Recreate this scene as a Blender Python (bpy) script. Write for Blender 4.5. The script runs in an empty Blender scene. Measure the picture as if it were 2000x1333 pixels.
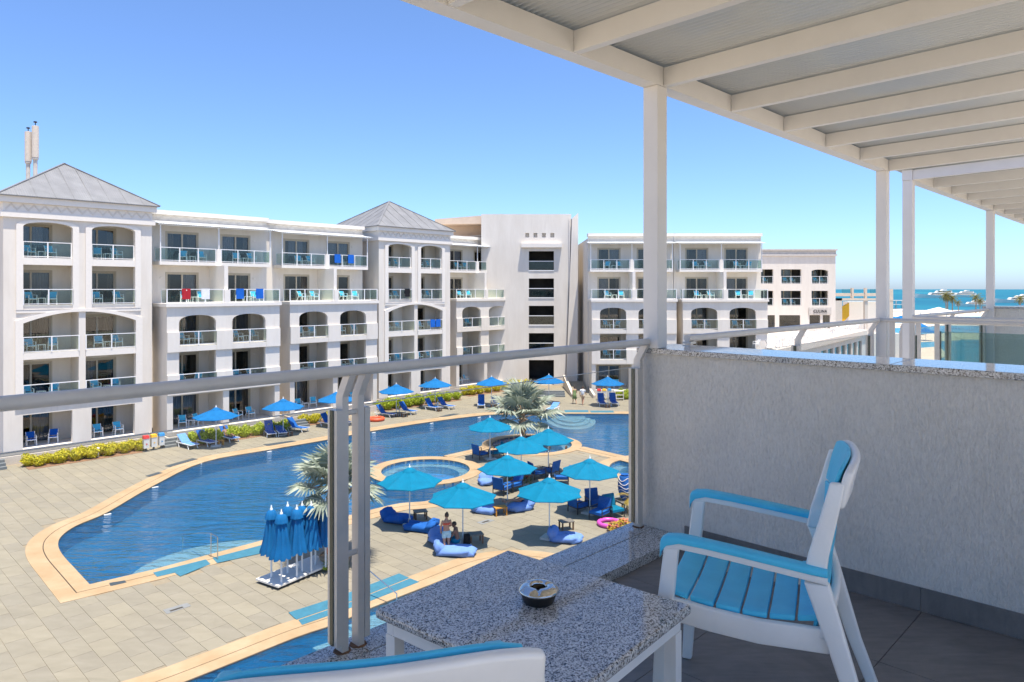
import bpy, bmesh, math, random
from mathutils import Vector, Matrix, Euler
from mathutils.geometry import delaunay_2d_cdt
random.seed(7)
R = math.radians
SC = bpy.context.scene
COL = SC.collection
# ------------------------------------------------------------------ camera, sky, sun
F, EYE, HOR = 1390.0, 10.9, 565.0          # focal length in photo pixels, eye height over the pool deck, horizon row
PHI = math.atan2(1390.0, 1350.0)           # direction of the balcony rail and of the long hotel front
cam = bpy.data.cameras.new('camera'); cam.sensor_width = 36.0; cam.lens = F/2000*36.0
cam.shift_y = -(666.5-HOR)/2000; cam.clip_start = 0.05; cam.clip_end = 30000
CAM = bpy.data.objects.new('camera', cam); COL.objects.link(CAM)
CAM.location = (0, 0, EYE); CAM.rotation_euler = (R(90), 0, 0); SC.camera = CAM
SUN_H = Vector((0.14, -0.18)); SUN_EL = math.atan2(1.0, SUN_H.length)
W = bpy.data.worlds.new('World'); SC.world = W; W.use_nodes = True
nt = W.node_tree
sky = nt.nodes.new('ShaderNodeTexSky'); sky.sky_type = 'NISHITA'; sky.sun_disc = False
sky.sun_elevation = SUN_EL; sky.sun_rotation = math.atan2(SUN_H.x, SUN_H.y)
sky.altitude = 0; sky.air_density = 0.7; sky.dust_density = 0.85; sky.ozone_density = 10.0
nt.links.new(sky.outputs[0], nt.nodes['Background'].inputs[0]); nt.nodes['Background'].inputs[1].default_value = 0.099
sl = bpy.data.lights.new('sun', 'SUN'); sl.energy = 3.0; sl.angle = R(0.53); sl.color = (1.0, 0.93, 0.83)
SUN = bpy.data.objects.new('sun', sl); COL.objects.link(SUN); SUN.location = (0, 0, 60)
SUN.rotation_euler = Vector((SUN_H.x, SUN_H.y, 1.0)).to_track_quat('Z', 'Y').to_euler()
vs = SC.view_settings; vs.view_transform = 'Standard'; vs.look = 'None'; vs.exposure = 1.5; vs.gamma = 1.0; vs.use_curve_mapping = False
cy = SC.cycles; cy.max_bounces = 10; cy.diffuse_bounces = 5; cy.glossy_bounces = 4; cy.transparent_max_bounces = 24; cy.transmission_bounces = 6
cy.use_denoising = True; cy.caustics_reflective = False; cy.caustics_refractive = False; cy.sample_clamp_indirect = 6.0

# ------------------------------------------------------------------ helpers
def G(px, py, z=0.0):
    Y = F*(EYE-z)/(py-HOR); return Vector(((px-1000)/F*Y, Y, z))
def at(px, Y, z=0.0): return Vector(((px-1000)/F*Y, Y, z))

class MB:
    def __init__(s): s.v = []; s.f = []; s.m = []
    def add(s, vs, fs, mi=0):
        o = len(s.v); s.v += [tuple(p) for p in vs]
        for q in fs: s.f.append(tuple(i+o for i in q)); s.m.append(mi)
    def box(s, x0, x1, y0, y1, z0, z1, mi=0):
        s.add([(x0,y0,z0),(x1,y0,z0),(x1,y1,z0),(x0,y1,z0),(x0,y0,z1),(x1,y0,z1),(x1,y1,z1),(x0,y1,z1)],
              [(0,3,2,1),(4,5,6,7),(0,1,5,4),(1,2,6,5),(2,3,7,6),(3,0,4,7)], mi)
    def hexa(s, b, t, mi=0):                      # bottom quad, top quad (same winding, ccw from above)
        s.add(list(b)+list(t), [(3,2,1,0),(4,5,6,7),(0,1,5,4),(1,2,6,5),(2,3,7,6),(3,0,4,7)], mi)
    def bar(s, a, b, w, h, mi=0, up=(0,0,1)):     # rectangular bar from a to b
        a = Vector(a); b = Vector(b); d = (b-a).normalized(); up = Vector(up)
        sx = d.cross(up)
        if sx.length < 1e-4: sx = d.cross(Vector((1,0,0)))
        sx.normalize(); u = sx.cross(d)
        q = [(-w/2,-h/2),(w/2,-h/2),(w/2,h/2),(-w/2,h/2)]
        A = [a+sx*i+u*j for i, j in q]; B = [b+sx*i+u*j for i, j in q]
        s.add(A+B, [(0,1,2,3),(7,6,5,4),(0,4,5,1),(1,5,6,2),(2,6,7,3),(3,7,4,0)], mi)
    def tube(s, pts, r, n=8, mi=0, caps=True, closed=False):
        pts = [Vector(p) for p in pts]; k = len(pts)
        rs = r if isinstance(r, (list, tuple)) else [r]*k
        ref = None; o = len(s.v)
        for i in range(k):
            if closed: d = pts[(i+1) % k]-pts[i-1]
            else: d = pts[min(i+1, k-1)]-pts[max(i-1, 0)]
            d.normalize()
            if ref is None: ref = d.orthogonal()
            ref = ref-d*ref.dot(d)
            if ref.length < 1e-6: ref = d.orthogonal()
            ref.normalize(); b = d.cross(ref)
            for j in range(n):
                a = 2*math.pi*j/n; s.v.append(tuple(pts[i]+(ref*math.cos(a)+b*math.sin(a))*rs[i]))
        for i in range(k if closed else k-1):
            i2 = (i+1) % k
            for j in range(n):
                s.f.append((o+i*n+j, o+i*n+(j+1) % n, o+i2*n+(j+1) % n, o+i2*n+j)); s.m.append(mi)
        if caps and not closed:
            s.f.append(tuple(o+j for j in reversed(range(n)))); s.m.append(mi)
            s.f.append(tuple(o+(k-1)*n+j for j in range(n))); s.m.append(mi)
    def lathe(s, prof, n=16, c=(0,0,0), mi=0, a0=0.0):
        o = len(s.v); k = len(prof)
        for r, z in prof:
            for j in range(n):
                a = a0+2*math.pi*j/n; s.v.append((c[0]+r*math.cos(a), c[1]+r*math.sin(a), c[2]+z))
        for i in range(k-1):
            for j in range(n):
                s.f.append((o+i*n+j, o+i*n+(j+1) % n, o+(i+1)*n+(j+1) % n, o+(i+1)*n+j)); s.m.append(mi)
    def prism(s, poly, z0, z1, mi=0):             # convex / simple polygon, ccw
        k = len(poly)
        s.add([(x,y,z0) for x, y in poly]+[(x,y,z1) for x, y in poly],
              [tuple(reversed(range(k))), tuple(range(k, 2*k))]+[(i, (i+1) % k, k+(i+1) % k, k+i) for i in range(k)], mi)
    def profile(s, poly, x0, x1, mi=0):           # polygon in (y,z) extruded along x
        k = len(poly)
        s.add([(x0,y,z) for y, z in poly]+[(x1,y,z) for y, z in poly],
              [tuple(range(k)), tuple(reversed(range(k, 2*k)))]+[(i, k+i, k+(i+1) % k, (i+1) % k) for i in range(k)], mi)
    def xform(s, M, start=0):
        for i in range(start, len(s.v)): s.v[i] = tuple(M @ Vector(s.v[i]))
    def mesh(s, name, mats, smooth=False, fix=True):
        me = bpy.data.meshes.new(name); me.from_pydata(s.v, [], s.f)
        for m in (mats if isinstance(mats, (list, tuple)) else [mats]): me.materials.append(m)
        if len(me.materials) > 1: me.polygons.foreach_set('material_index', s.m)
        if smooth is True: me.polygons.foreach_set('use_smooth', [True]*len(me.polygons))
        me.update()
        if fix:
            bm = bmesh.new(); bm.from_mesh(me); bmesh.ops.recalc_face_normals(bm, faces=bm.faces)
            if smooth == 'auto':
                for fc in bm.faces: fc.smooth = True
                for e in bm.edges: e.smooth = not (len(e.link_faces) == 2 and e.calc_face_angle(0) > R(38))
            bm.to_mesh(me); bm.free()
        return me
    def build(s, name, mats, parent=None, loc=None, rotz=0, smooth=False, fix=True):
        return put(name, s.mesh(name, mats, smooth, fix), parent, loc, rotz)

def put(name, me, parent=None, loc=None, rotz=0, scale=None):
    o = bpy.data.objects.new(name, me); COL.objects.link(o)
    if parent is not None: o.parent = parent
    if loc is not None: o.location = loc
    if rotz: o.rotation_euler = (0, 0, rotz)
    if scale is not None: o.scale = scale if isinstance(scale, (tuple, list)) else (scale,)*3
    return o
def tag(o, label, cat, group=None, kind=None):
    if label: o['label'] = label
    if cat: o['category'] = cat
    if group: o['group'] = group
    if kind: o['kind'] = kind
    return o
def struct(o): o['kind'] = 'structure'; return o
def thing(name, label, cat, loc=(0,0,0), rotz=0, group=None):
    o = bpy.data.objects.new(name, None); COL.objects.link(o); o.empty_display_size = 0.1
    o.location = loc; o.rotation_euler = (0, 0, rotz); return tag(o, label, cat, group)
def dup(root, loc, rotz, label, group=None, scale=None):
    r = root.copy(); COL.objects.link(r); r.location = loc; r.rotation_euler = (0, 0, rotz); r['label'] = label
    if group: r['group'] = group
    if scale: r.scale = (scale,)*3
    for ch in root.children:
        c = ch.copy(); COL.objects.link(c); c.parent = r
        for g in ch.children:
            d = g.copy(); COL.objects.link(d); d.parent = c
    return r
def inside(p, poly):
    x, y = p[0], p[1]; c = False; n = len(poly); j = n-1
    for i in range(n):
        xi, yi = poly[i][0], poly[i][1]; xj, yj = poly[j][0], poly[j][1]
        if (yi > y) != (yj > y) and x < (xj-xi)*(y-yi)/(yj-yi)+xi: c = not c
        j = i
    return c
def cdt(loops):
    vs = []; es = []
    for lp in loops:
        o = len(vs); k = len(lp); vs += [Vector((p[0], p[1])) for p in lp]; es += [(o+i, o+(i+1) % k) for i in range(k)]
    r = delaunay_2d_cdt(vs, es, [], 0, 1e-5); V = r[0]; T = []
    for t in r[2]:
        c = (V[t[0]]+V[t[1]]+V[t[2]])/3
        if inside(c, loops[0]) and not any(inside(c, h) for h in loops[1:]): T.append(tuple(t))
    return V, T
def panel(mb, outer, holes, y0, y1, mi=0):        # wall in the xz plane, between depths y0 and y1, with holes
    V, T = cdt([outer]+holes); k = len(V)
    mb.add([(p.x, y0, p.y) for p in V]+[(p.x, y1, p.y) for p in V], T+[tuple(reversed([i+k for i in t])) for t in T], mi)
    for lp in [outer]+holes:
        n = len(lp)
        mb.add([(p[0], y0, p[1]) for p in lp]+[(p[0], y1, p[1]) for p in lp], [(i, (i+1) % n, n+(i+1) % n, n+i) for i in range(n)], mi)
def sheet(mb, outer, holes, z, mi=0):
    V, T = cdt([outer]+holes); mb.add([(p.x, p.y, z) for p in V], T, mi)
def rect(x0, x1, z0, z1): return [(x0,z0),(x1,z0),(x1,z1),(x0,z1)]
def arch(x0, x1, z0, zs, zc, n=12, e=2.0):        # opening with an arched head springing at zs, crown zc
    m = (x0+x1)/2; h = (x1-x0)/2; pts = [(x0,z0),(x1,z0)]
    for i in range(n+1):
        a = math.pi*i/n; c, s = math.cos(a), math.sin(a)
        pts.append((m+h*math.copysign(abs(c)**(2/e), c), zs+(zc-zs)*abs(s)**(2/e)))
    return pts
def smooth_poly(pts, n=6, closed=True):
    out = []; k = len(pts)
    for i in range(k if closed else k-1):
        p0, p1, p2, p3 = (Vector(pts[(i+j) % k] if closed else pts[min(max(i+j, 0), k-1)]) for j in (-1, 0, 1, 2))
        for t in range(n):
            u = t/n
            out.append(0.5*((2*p1)+(p2-p0)*u+(2*p0-5*p1+4*p2-p3)*u*u+(3*p1-p0-3*p2+p3)*u**3))
    if not closed: out.append(Vector(pts[-1]))
    return out
def offset_poly(poly, d):                          # + grows a ccw polygon
    n = len(poly); out = []
    for i in range(n):
        a, b, c = Vector(poly[i-1][:2]), Vector(poly[i][:2]), Vector(poly[(i+1) % n][:2])
        e1 = (b-a).normalized(); e2 = (c-b).normalized()
        n1 = Vector((e1.y, -e1.x)); n2 = Vector((e2.y, -e2.x)); m = n1+n2
        if m.length < 1e-5: m = n1.copy()
        m.normalize(); out.append(b+m*d/max(0.5, m.dot(n1)))
    return out
def area(poly): return sum(poly[i-1][0]*poly[i][1]-poly[i][0]*poly[i-1][1] for i in range(len(poly)))/2
def ccw(poly): return poly if area(poly) > 0 else poly[::-1]

# ------------------------------------------------------------------ materials
MAT = {}
class N:                                           # tiny node helper
    def __init__(s, name):
        s.m = bpy.data.materials.new(name); s.m.use_nodes = True; s.t = s.m.node_tree; s.n = s.t.nodes
        s.b = s.n['Principled BSDF']; s.out = s.n['Material Output']; MAT[name] = s.m
    def new(s, t, **kw):
        x = s.n.new('ShaderNode'+t)
        for k, v in kw.items():
            if k.startswith('i_'):
                key = k[2:].replace('_', ' '); x.inputs[int(key) if key.isdigit() else key].default_value = v
            else: setattr(x, k, v)
        return x
    def link(s, a, b): s.t.links.new(a, b)
    def pos(s, scale=(1,1,1), rot=(0,0,0), kind='pos'):
        if kind == 'pos': o = s.new('NewGeometry').outputs['Position']
        else: o = s.new('TexCoord').outputs['Object']
        mp = s.new('Mapping'); mp.inputs['Scale'].default_value = scale; mp.inputs['Rotation'].default_value = rot; s.link(o, mp.inputs[0]); return mp.outputs[0]
    def noise(s, vec, scale, detail=4, rough=0.55, dist=0.0):
        x = s.new('TexNoise', i_Scale=scale, i_Detail=detail, i_Roughness=rough, i_Distortion=dist); s.link(vec, x.inputs['Vector']); return x.outputs['Fac']
    def ramp(s, fac, stops):
        x = s.new('ValToRGB'); e = x.color_ramp.elements
        while len(e) > 1: e.remove(e[0])
        e[0].position = stops[0][0]; e[0].color = (*stops[0][1], 1)
        for p, c in stops[1:]:
            q = e.new(p); q.color = (*c, 1)
        s.link(fac, x.inputs[0]); return x.outputs[0]
    def mix(s, a, b, fac, blend='MIX'):
        x = s.new('Mix', data_type='RGBA', blend_type=blend)
        for v, i in ((a, 6), (b, 7), (fac, 0)):
            if hasattr(v, 'links'): s.link(v, x.inputs[i])
            else: x.inputs[i].default_value = v if i == 0 else (*v, 1)
        return x.outputs[2]
    def math(s, op, a, b=0.0):
        x = s.new('Math', operation=op)
        for v, i in ((a, 0), (b, 1)):
            if hasattr(v, 'links'): s.link(v, x.inputs[i])
            else: x.inputs[i].default_value = v
        return x.outputs[0]
    def bump(s, h, strength=0.3, dist=0.01, to=None):
        x = s.new('Bump'); x.inputs['Strength'].default_value = strength; x.inputs['Distance'].default_value = dist
        s.link(h, x.inputs['Height']); s.link(x.outputs[0], (to or s.b).inputs['Normal']); return x.outputs[0]
    def base(s, c):
        if hasattr(c, 'links'): s.link(c, s.b.inputs['Base Color'])
        else: s.b.inputs['Base Color'].default_value = (*c, 1)
    def set(s, rough=0.5, metal=0.0, spec=0.5):
        s.b.inputs['Roughness'].default_value = rough; s.b.inputs['Metallic'].default_value = metal; s.b.inputs['Specular IOR Level'].default_value = spec
def plain(name, c, rough=0.5, metal=0.0, var=0.08, scale=6.0, bump=0.0, spec=0.5):
    n = N(name); n.set(rough, metal, spec)
    f = n.noise(n.pos(), scale, 5, 0.6)
    n.base(n.ramp(f, [(0.3, tuple(x*(1-var) for x in c)), (0.7, tuple(min(1, x*(1+var)) for x in c))]))
    if bump: n.bump(n.noise(n.pos(), scale*12, 3), bump, 0.005)
    return n.m
def cloth(name, c, var=0.1):
    n = N(name); n.set(0.85, 0, 0.25)
    n.base(n.ramp(n.noise(n.pos(), 3.0, 4), [(0.3, tuple(x*(1-var) for x in c)), (0.7, tuple(min(1, x*(1+var)) for x in c))]))
    n.bump(n.noise(n.pos((1,1,1)), 14.0, 3), 0.25, 0.02); return n.m

n = N('render_wall'); n.set(0.9, 0, 0.2)             # white hotel render with faint rain streaks
a = n.noise(n.pos((0.5,0.5,0.12)), 2.2, 6, 0.65); b = n.noise(n.pos((3,3,0.25)), 1.4, 4)
c1 = n.ramp(a, [(0.3, (0.67,0.61,0.53)), (0.65, (0.745,0.69,0.612))])
n.base(n.mix(c1, (0.64,0.58,0.51), n.ramp(b, [(0.56, (0,0,0)), (0.85, (0.75,0.75,0.75))]))); n.bump(n.noise(n.pos(), 30, 4), 0.12, 0.02)
plain('trim_white', (0.765,0.71,0.635), 0.8, var=0.03)
plain('frieze_stone', (0.54,0.50,0.45), 0.9, var=0.12, scale=3)
plain('room_shade', (0.05,0.043,0.038), 0.9, var=0.3, scale=1.2)  # dark colour stands in for the shade inside unlit rooms
plain('curtain_sheer', (0.62,0.62,0.62), 0.9, var=0.08)
plain('curtain_tan', (0.26,0.20,0.13), 0.9, var=0.15)
plain('door_frame', (0.48,0.42,0.32), 0.5, var=0.05)
plain('rail_white', (0.80,0.79,0.77), 0.45, var=0.03)
n = N('roof_sheet'); n.set(0.5, 0, 0.4)
v = n.new('TexWave', wave_type='BANDS', i_Scale=2.2); n.link(n.pos(kind='obj'), v.inputs[0])
n.base(n.ramp(n.noise(n.pos((1,1,1)), 0.9, 5), [(0.3, (0.165,0.165,0.165)), (0.7, (0.225,0.225,0.225))])); n.bump(v.outputs['Fac'], 0.35, 0.05)
plain('canopy_sheet', (0.62,0.66,0.68), 0.4, var=0.05)
plain('stone_step', (0.16,0.17,0.17), 0.7, var=0.15)
plain('patio_floor', (0.14,0.135,0.13), 0.6, var=0.12)
plain('platform_edge', (0.60,0.53,0.45), 0.85, var=0.08)
plain('beige_render', (0.68,0.54,0.41), 0.9, var=0.06, scale=1.5)

def glassy(name, tint, refl=1.0, rough=0.02, ior=1.45):
    n = N(name); n.n.remove(n.b)
    tr = n.new('BsdfTransparent'); tr.inputs[0].default_value = (*tint, 1)
    gl = n.new('BsdfGlossy'); gl.inputs[0].default_value = (refl,refl,refl,1); gl.inputs[1].default_value = rough
    fr = n.new('Fresnel'); bf = n.new('NewGeometry').outputs['Backfacing']
    n.link(n.math('ADD', n.math('MULTIPLY', bf, 1.0/ior-ior), ior), fr.inputs[0])
    mx = n.new('MixShader'); n.link(fr.outputs[0], mx.inputs[0]); n.link(tr.outputs[0], mx.inputs[1]); n.link(gl.outputs[0], mx.inputs[2])
    n.link(mx.outputs[0], n.out.inputs[0]); return n
glassy('door_glass', (0.62,0.64,0.66), 0.9, 0.01, 1.6)
glassy('rail_glass', (0.80,0.88,0.86), 0.8, 0.01)
glassy('near_glass', (0.975,0.985,0.98), 0.6, 0.0, 1.3)
glassy('green_glass', (0.66,0.78,0.77), 0.8, 0.0)
plain('glass_edge', (0.03,0.05,0.045), 0.2, var=0.05)

# balcony
n = N('stucco'); n.set(0.92, 0, 0.15)
s1 = n.noise(n.pos((3.4,3.4,0.8)), 26, 6, 0.65, 1.2); s2 = n.noise(n.pos((1,1,0.55)), 62, 5, 0.7); s3 = n.noise(n.pos((1,1,0.5)), 5, 4, 0.6, 1.0)
hh = n.math('ADD', n.math('ADD', n.math('MULTIPLY', s1, 1.0), n.math('MULTIPLY', s2, 0.7)), n.math('MULTIPLY', s3, 0.6))
dirt = n.noise(n.pos((1.2,1.2,0.8)), 1.6, 6, 0.7); pit = n.ramp(n.noise(n.pos((1,1,0.45)), 85, 3, 0.6), [(0.30, (0.88,0.875,0.87)), (0.55, (1,1,1))])
n.base(n.mix(n.ramp(dirt, [(0.28, (0.71,0.67,0.61)), (0.62, (0.83,0.785,0.72))]), pit, 1.0, 'MULTIPLY')); n.bump(hh, 0.9, 0.016)
n = N('granite'); n.set(0.07, 0, 0.5)
v = n.new('TexVoronoi', i_Scale=270.0); n.link(n.pos(), v.inputs['Vector'])
s1 = n.noise(n.pos(), 240, 3, 0.7); s2 = n.noise(n.pos(), 125, 4, 0.65)
cs = n.ramp(n.math('ADD', n.math('MULTIPLY', v.outputs['Color'], 0.5), n.math('MULTIPLY', s2, 0.62)), [(0.36, (0.010,0.010,0.011)), (0.44, (0.13,0.127,0.122)), (0.53, (0.40,0.39,0.375)), (0.70, (0.68,0.665,0.64))])
n.base(cs)
n = N('floor_tile'); n.set(0.42, 0, 0.4)
s1 = n.noise(n.pos((1,1,1)), 2.3, 7, 0.7, 0.6); s2 = n.noise(n.pos((1,6,1)), 7, 5, 0.6)
n.base(n.ramp(n.math('ADD', n.math('MULTIPLY', s1, 0.65), n.math('MULTIPLY', s2, 0.35)), [(0.35, (0.125,0.117,0.112)), (0.66, (0.225,0.21,0.196))])); n.bump(s2, 0.12, 0.004)
plain('grout_dark', (0.035,0.034,0.033), 0.9)
plain('pergola_paint', (0.67,0.655,0.635), 0.5, var=0.03, scale=5, bump=0.05)
n = N('rail_paint'); n.set(0.33, 0.0, 0.5)
n.base(n.ramp(n.noise(n.pos(), 9, 6, 0.7), [(0.3, (0.55,0.515,0.465)), (0.7, (0.63,0.59,0.54))])); n.bump(n.noise(n.pos(), 120, 2), 0.05, 0.002)
n = N('roof_panel'); n.set(0.10, 0, 0.8)
n.base(n.ramp(n.noise(n.pos((1,1,1)), 1.2, 5), [(0.3, (0.52,0.51,0.48)), (0.7, (0.60,0.59,0.55))]))
tl = n.new('BsdfTranslucent'); tl.inputs[0].default_value = (0.80,0.84,0.84,1); mx = n.new('MixShader'); mx.inputs[0].default_value = 0.19
n.link(n.b.outputs[0], mx.inputs[1]); n.link(tl.outputs[0], mx.inputs[2]); n.link(mx.outputs[0], n.out.inputs[0])
plain('plastic_white', (0.86,0.84,0.80), 0.38, var=0.03, scale=10, bump=0.08)
n = N('plastic_blue'); n.set(0.42, 0, 0.45)
n.base(n.ramp(n.noise(n.pos(), 12, 5), [(0.3, (0.07,0.52,0.76)), (0.7, (0.09,0.60,0.84))])); n.bump(n.noise(n.pos((1,1,1)), 220, 2), 0.18, 0.002)
n = N('steel'); n.set(0.12, 1.0); n.base((0.62,0.60,0.56))
plain('black_plastic', (0.015,0.015,0.015), 0.4)
plain('rust', (0.16,0.085,0.045), 0.9, var=0.4, scale=40)
# pool and deck
n = N('deck_tile'); n.set(0.6, 0, 0.3)
s1 = n.noise(n.pos((0.55,1.6,1), (0,0,-PHI)), 1.5, 8, 0.66, 0.5); rnd = n.new('NewGeometry').outputs['Random Per Island']; orn = n.new('ObjectInfo').outputs['Random']
c1 = n.ramp(s1, [(0.25, (0.225,0.197,0.144)), (0.5, (0.258,0.227,0.167)), (0.75, (0.288,0.255,0.192))])
rr = n.math('FRACT', n.math('ADD', rnd, orn))
n.base(n.mix(c1, n.ramp(rr, [(0, (0.93,0.93,0.95)), (1, (1.05,1.04,1.02))]), 1.0, 'MULTIPLY')); n.bump(s1, 0.08, 0.01)
plain('deck_grout', (0.26,0.21,0.14), 0.9, var=0.15)
n = N('coping_stone'); n.set(0.7, 0, 0.3)
n.base(n.ramp(n.noise(n.pos(), 0.8, 8, 0.65), [(0.28, (0.34,0.225,0.118)), (0.5, (0.395,0.272,0.155)), (0.72, (0.45,0.33,0.205))])); n.bump(n.noise(n.pos(), 25, 4), 0.08, 0.005)
plain('gutter_dark', (0.05,0.04,0.03), 0.9)
n = N('pool_mosaic'); n.set(0.4, 0, 0.3)
v = n.new('TexVoronoi', i_Scale=20.0); n.link(n.pos(), v.inputs['Vector'])
n.base(n.mix(n.ramp(v.outputs['Color'], [(0, (0.015,0.11,0.21)), (1, (0.04,0.20,0.33))]), n.ramp(n.noise(n.pos(), 0.35, 3), [(0.3, (0.8,0.8,0.85)), (0.7, (1.15,1.15,1.1))]), 1.0, 'MULTIPLY'))
plain('mosaic_dark', (0.03,0.05,0.11), 0.4, var=0.3, scale=14)
plain('shelf_pale', (0.50,0.55,0.46), 0.6, var=0.06)
plain('spa_tile', (0.14,0.40,0.70), 0.4, var=0.12)
n = glassy('pool_water', (0.70,0.88,0.97), 1.0, 0.03, 1.33)
gl = [x for x in n.n if x.type == 'BSDF_GLOSSY'][0]; fr = [x for x in n.n if x.type == 'FRESNEL'][0]; mx0 = [x for x in n.n if x.type == 'MIX_SHADER'][0]; tr = [x for x in n.n if x.type == 'BSDF_TRANSPARENT'][0]
w1 = n.noise(n.pos((0.55,2.0,1), (0,0,R(38))), 0.95, 3, 0.5, 0.7); w2 = n.noise(n.pos((1,2.0,1), (0,0,R(33))), 3.2, 3)
bp = n.new('Bump'); bp.inputs['Strength'].default_value = 1.0; bp.inputs['Distance'].default_value = 0.30
n.link(n.math('ADD', w1, n.math('MULTIPLY', w2, 0.22)), bp.inputs['Height']); n.link(bp.outputs[0], gl.inputs['Normal']); n.link(bp.outputs[0], fr.inputs['Normal'])
df = n.new('BsdfDiffuse'); df.inputs[0].default_value = (0.012,0.135,0.31,1); m2 = n.new('MixShader'); m2.inputs[0].default_value = 0.36   # light scattered back by the water itself
n.link(bp.outputs[0], df.inputs['Normal']); n.link(tr.outputs[0], m2.inputs[1]); n.link(df.outputs[0], m2.inputs[2]); n.link(m2.outputs[0], mx0.inputs[1])
plain('mat_teal', (0.035,0.155,0.22), 0.75, var=0.12, scale=4)
plain('mat_line', (0.52,0.50,0.44), 0.7)
plain('grate_dark', (0.045,0.06,0.07), 0.6)
plain('grate_grey', (0.22,0.22,0.21), 0.5)
cloth('umbrella_cyan', (0.0,0.19,0.325)); cloth('umbrella_blue', (0.008,0.15,0.38)); cloth('sling_blue', (0.012,0.10,0.34)); cloth('sling_pale', (0.12,0.27,0.60))
cloth('bean_blue', (0.012,0.10,0.36)); cloth('bean_pale', (0.15,0.26,0.56)); cloth('towel_blue', (0.01,0.12,0.5)); cloth('towel_red', (0.40,0.02,0.03)); cloth('towel_white', (0.7,0.7,0.72)); cloth('towel_black', (0.012,0.012,0.015))
for m in ('umbrella_cyan', 'umbrella_blue'):        # sunlit fabric lets light through
    t = MAT[m].node_tree; p = t.nodes['Principled BSDF']; tl = t.nodes.new('ShaderNodeBsdfTranslucent'); mx = t.nodes.new('ShaderNodeMixShader'); mx.inputs[0].default_value = 0.22
    t.links.new(p.inputs['Base Color'].links[0].from_socket, tl.inputs[0]); t.links.new(p.outputs[0], mx.inputs[1]); t.links.new(tl.outputs[0], mx.inputs[2]); t.links.new(mx.outputs[0], t.nodes['Material Output'].inputs[0])
plain('pole_white', (0.75,0.75,0.73), 0.4, var=0.04)
plain('wood_brown', (0.17,0.085,0.04), 0.65, var=0.25, scale=9)
plain('wood_grey', (0.17,0.15,0.125), 0.7, var=0.2, scale=9)
plain('wood_orange', (0.50,0.22,0.03), 0.6, var=0.1)
plain('soil', (0.22,0.12,0.065), 0.95, var=0.3, scale=8)
plain('buoy_orange', (0.72,0.10,0.03), 0.5, var=0.05)
plain('float_pink', (0.62,0.08,0.40), 0.35, var=0.1)
plain('bin_white', (0.62,0.62,0.60), 0.5); plain('bin_red', (0.6,0.03,0.03), 0.5); plain('bin_yellow', (0.75,0.42,0.02), 0.5); plain('bin_blue', (0.03,0.25,0.55), 0.5)
plain('skin', (0.42,0.22,0.14), 0.6, var=0.06); plain('skin_dark', (0.20,0.10,0.065), 0.6, var=0.06); plain('hair_brown', (0.05,0.028,0.016), 0.6)
plain('slide_yellow', (0.80,0.42,0.01), 0.5); plain('sand', (0.62,0.52,0.38), 0.95, var=0.1, scale=0.3)
def leafmat(name, c1, c2, trans=0.25, sc=3.0):
    n = N(name); n.set(0.55, 0, 0.35)
    rnd = n.new('NewGeometry').outputs['Random Per Island']
    col = n.mix(n.ramp(rnd, [(0, c1), (1, c2)]), n.ramp(n.noise(n.pos(), sc, 3), [(0.3, (0.75,0.78,0.75)), (0.7, (1.2,1.18,1.15))]), 1.0, 'MULTIPLY'); n.base(col)
    tl = n.new('BsdfTranslucent'); n.link(col, tl.inputs[0]); mx = n.new('MixShader'); mx.inputs[0].default_value = trans
    n.link(n.b.outputs[0], mx.inputs[1]); n.link(tl.outputs[0], mx.inputs[2]); n.link(mx.outputs[0], n.out.inputs[0])
leafmat('leaf_lime', (0.24,0.33,0.012), (0.48,0.52,0.03)); leafmat('leaf_yellow', (0.40,0.38,0.010), (0.66,0.56,0.03)); leafmat('leaf_silver', (0.20,0.24,0.18), (0.42,0.44,0.35), 0.2); leafmat('leaf_palm', (0.09,0.10,0.02), (0.22,0.19,0.035)); leafmat('leaf_gold', (0.35,0.25,0.02), (0.55,0.36,0.03)); leafmat('flower_red', (0.55,0.08,0.05), (0.6,0.2,0.1))
plain('palm_trunk', (0.30,0.21,0.13), 0.9, var=0.3, scale=12)
n = N('sea_water'); n.set(0.5, 0, 0.12)
s1 = n.noise(n.pos((0.004,0.0011,1)), 1.0, 4); n.base(n.ramp(s1, [(0.35, (0.006,0.10,0.155)), (0.6, (0.012,0.15,0.20)), (0.75, (0.04,0.24,0.25))])); n.bump(n.noise(n.pos((0.25,0.08,1)), 1.0, 4), 0.35, 1.5)
n = N('lagoon_water'); n.set(0.25, 0, 0.2); n.base(n.ramp(n.noise(n.pos((0.03,0.05,1)), 1.0, 4), [(0.3, (0.015,0.19,0.30)), (0.7, (0.05,0.31,0.40))])); n.bump(n.noise(n.pos((1,1,1)), 1.2, 4), 0.2, 0.1)
MT = MAT
# ------------------------------------------------------------------ ground, sea, pool deck, pools
D1 = Vector((math.cos(PHI), math.sin(PHI))); D2 = Vector((-D1.y, D1.x))
def quadsheet(name, pts, z, mat):
    mb = MB(); mb.add([(p[0], p[1], z) for p in pts], [tuple(range(len(pts)))]); return mb.build(name, mat)
struct(quadsheet('ground', [(-900,-200),(900,-200),(900,425),(-900,425)], -1.7, MT['sand']))
mbs = MB(); ys = [380, 700, 1500, 4000, 28000]
for i in range(len(ys)-1):
    mbs.add([(-ys[i+1]*1.2, ys[i], -1.75+(0.03 if i else 0)), (ys[i+1]*1.2, ys[i], -1.75+(0.03 if i else 0)), (ys[i+1]*1.2, ys[i+1], -1.72), (-ys[i+1]*1.2, ys[i+1], -1.72)], [(0,1,2,3)])
struct(mbs.build('sea', MT['sea_water']))
def px2(l, z=0.0): return [G(a, b, z).to_2d() for a, b in l]
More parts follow.
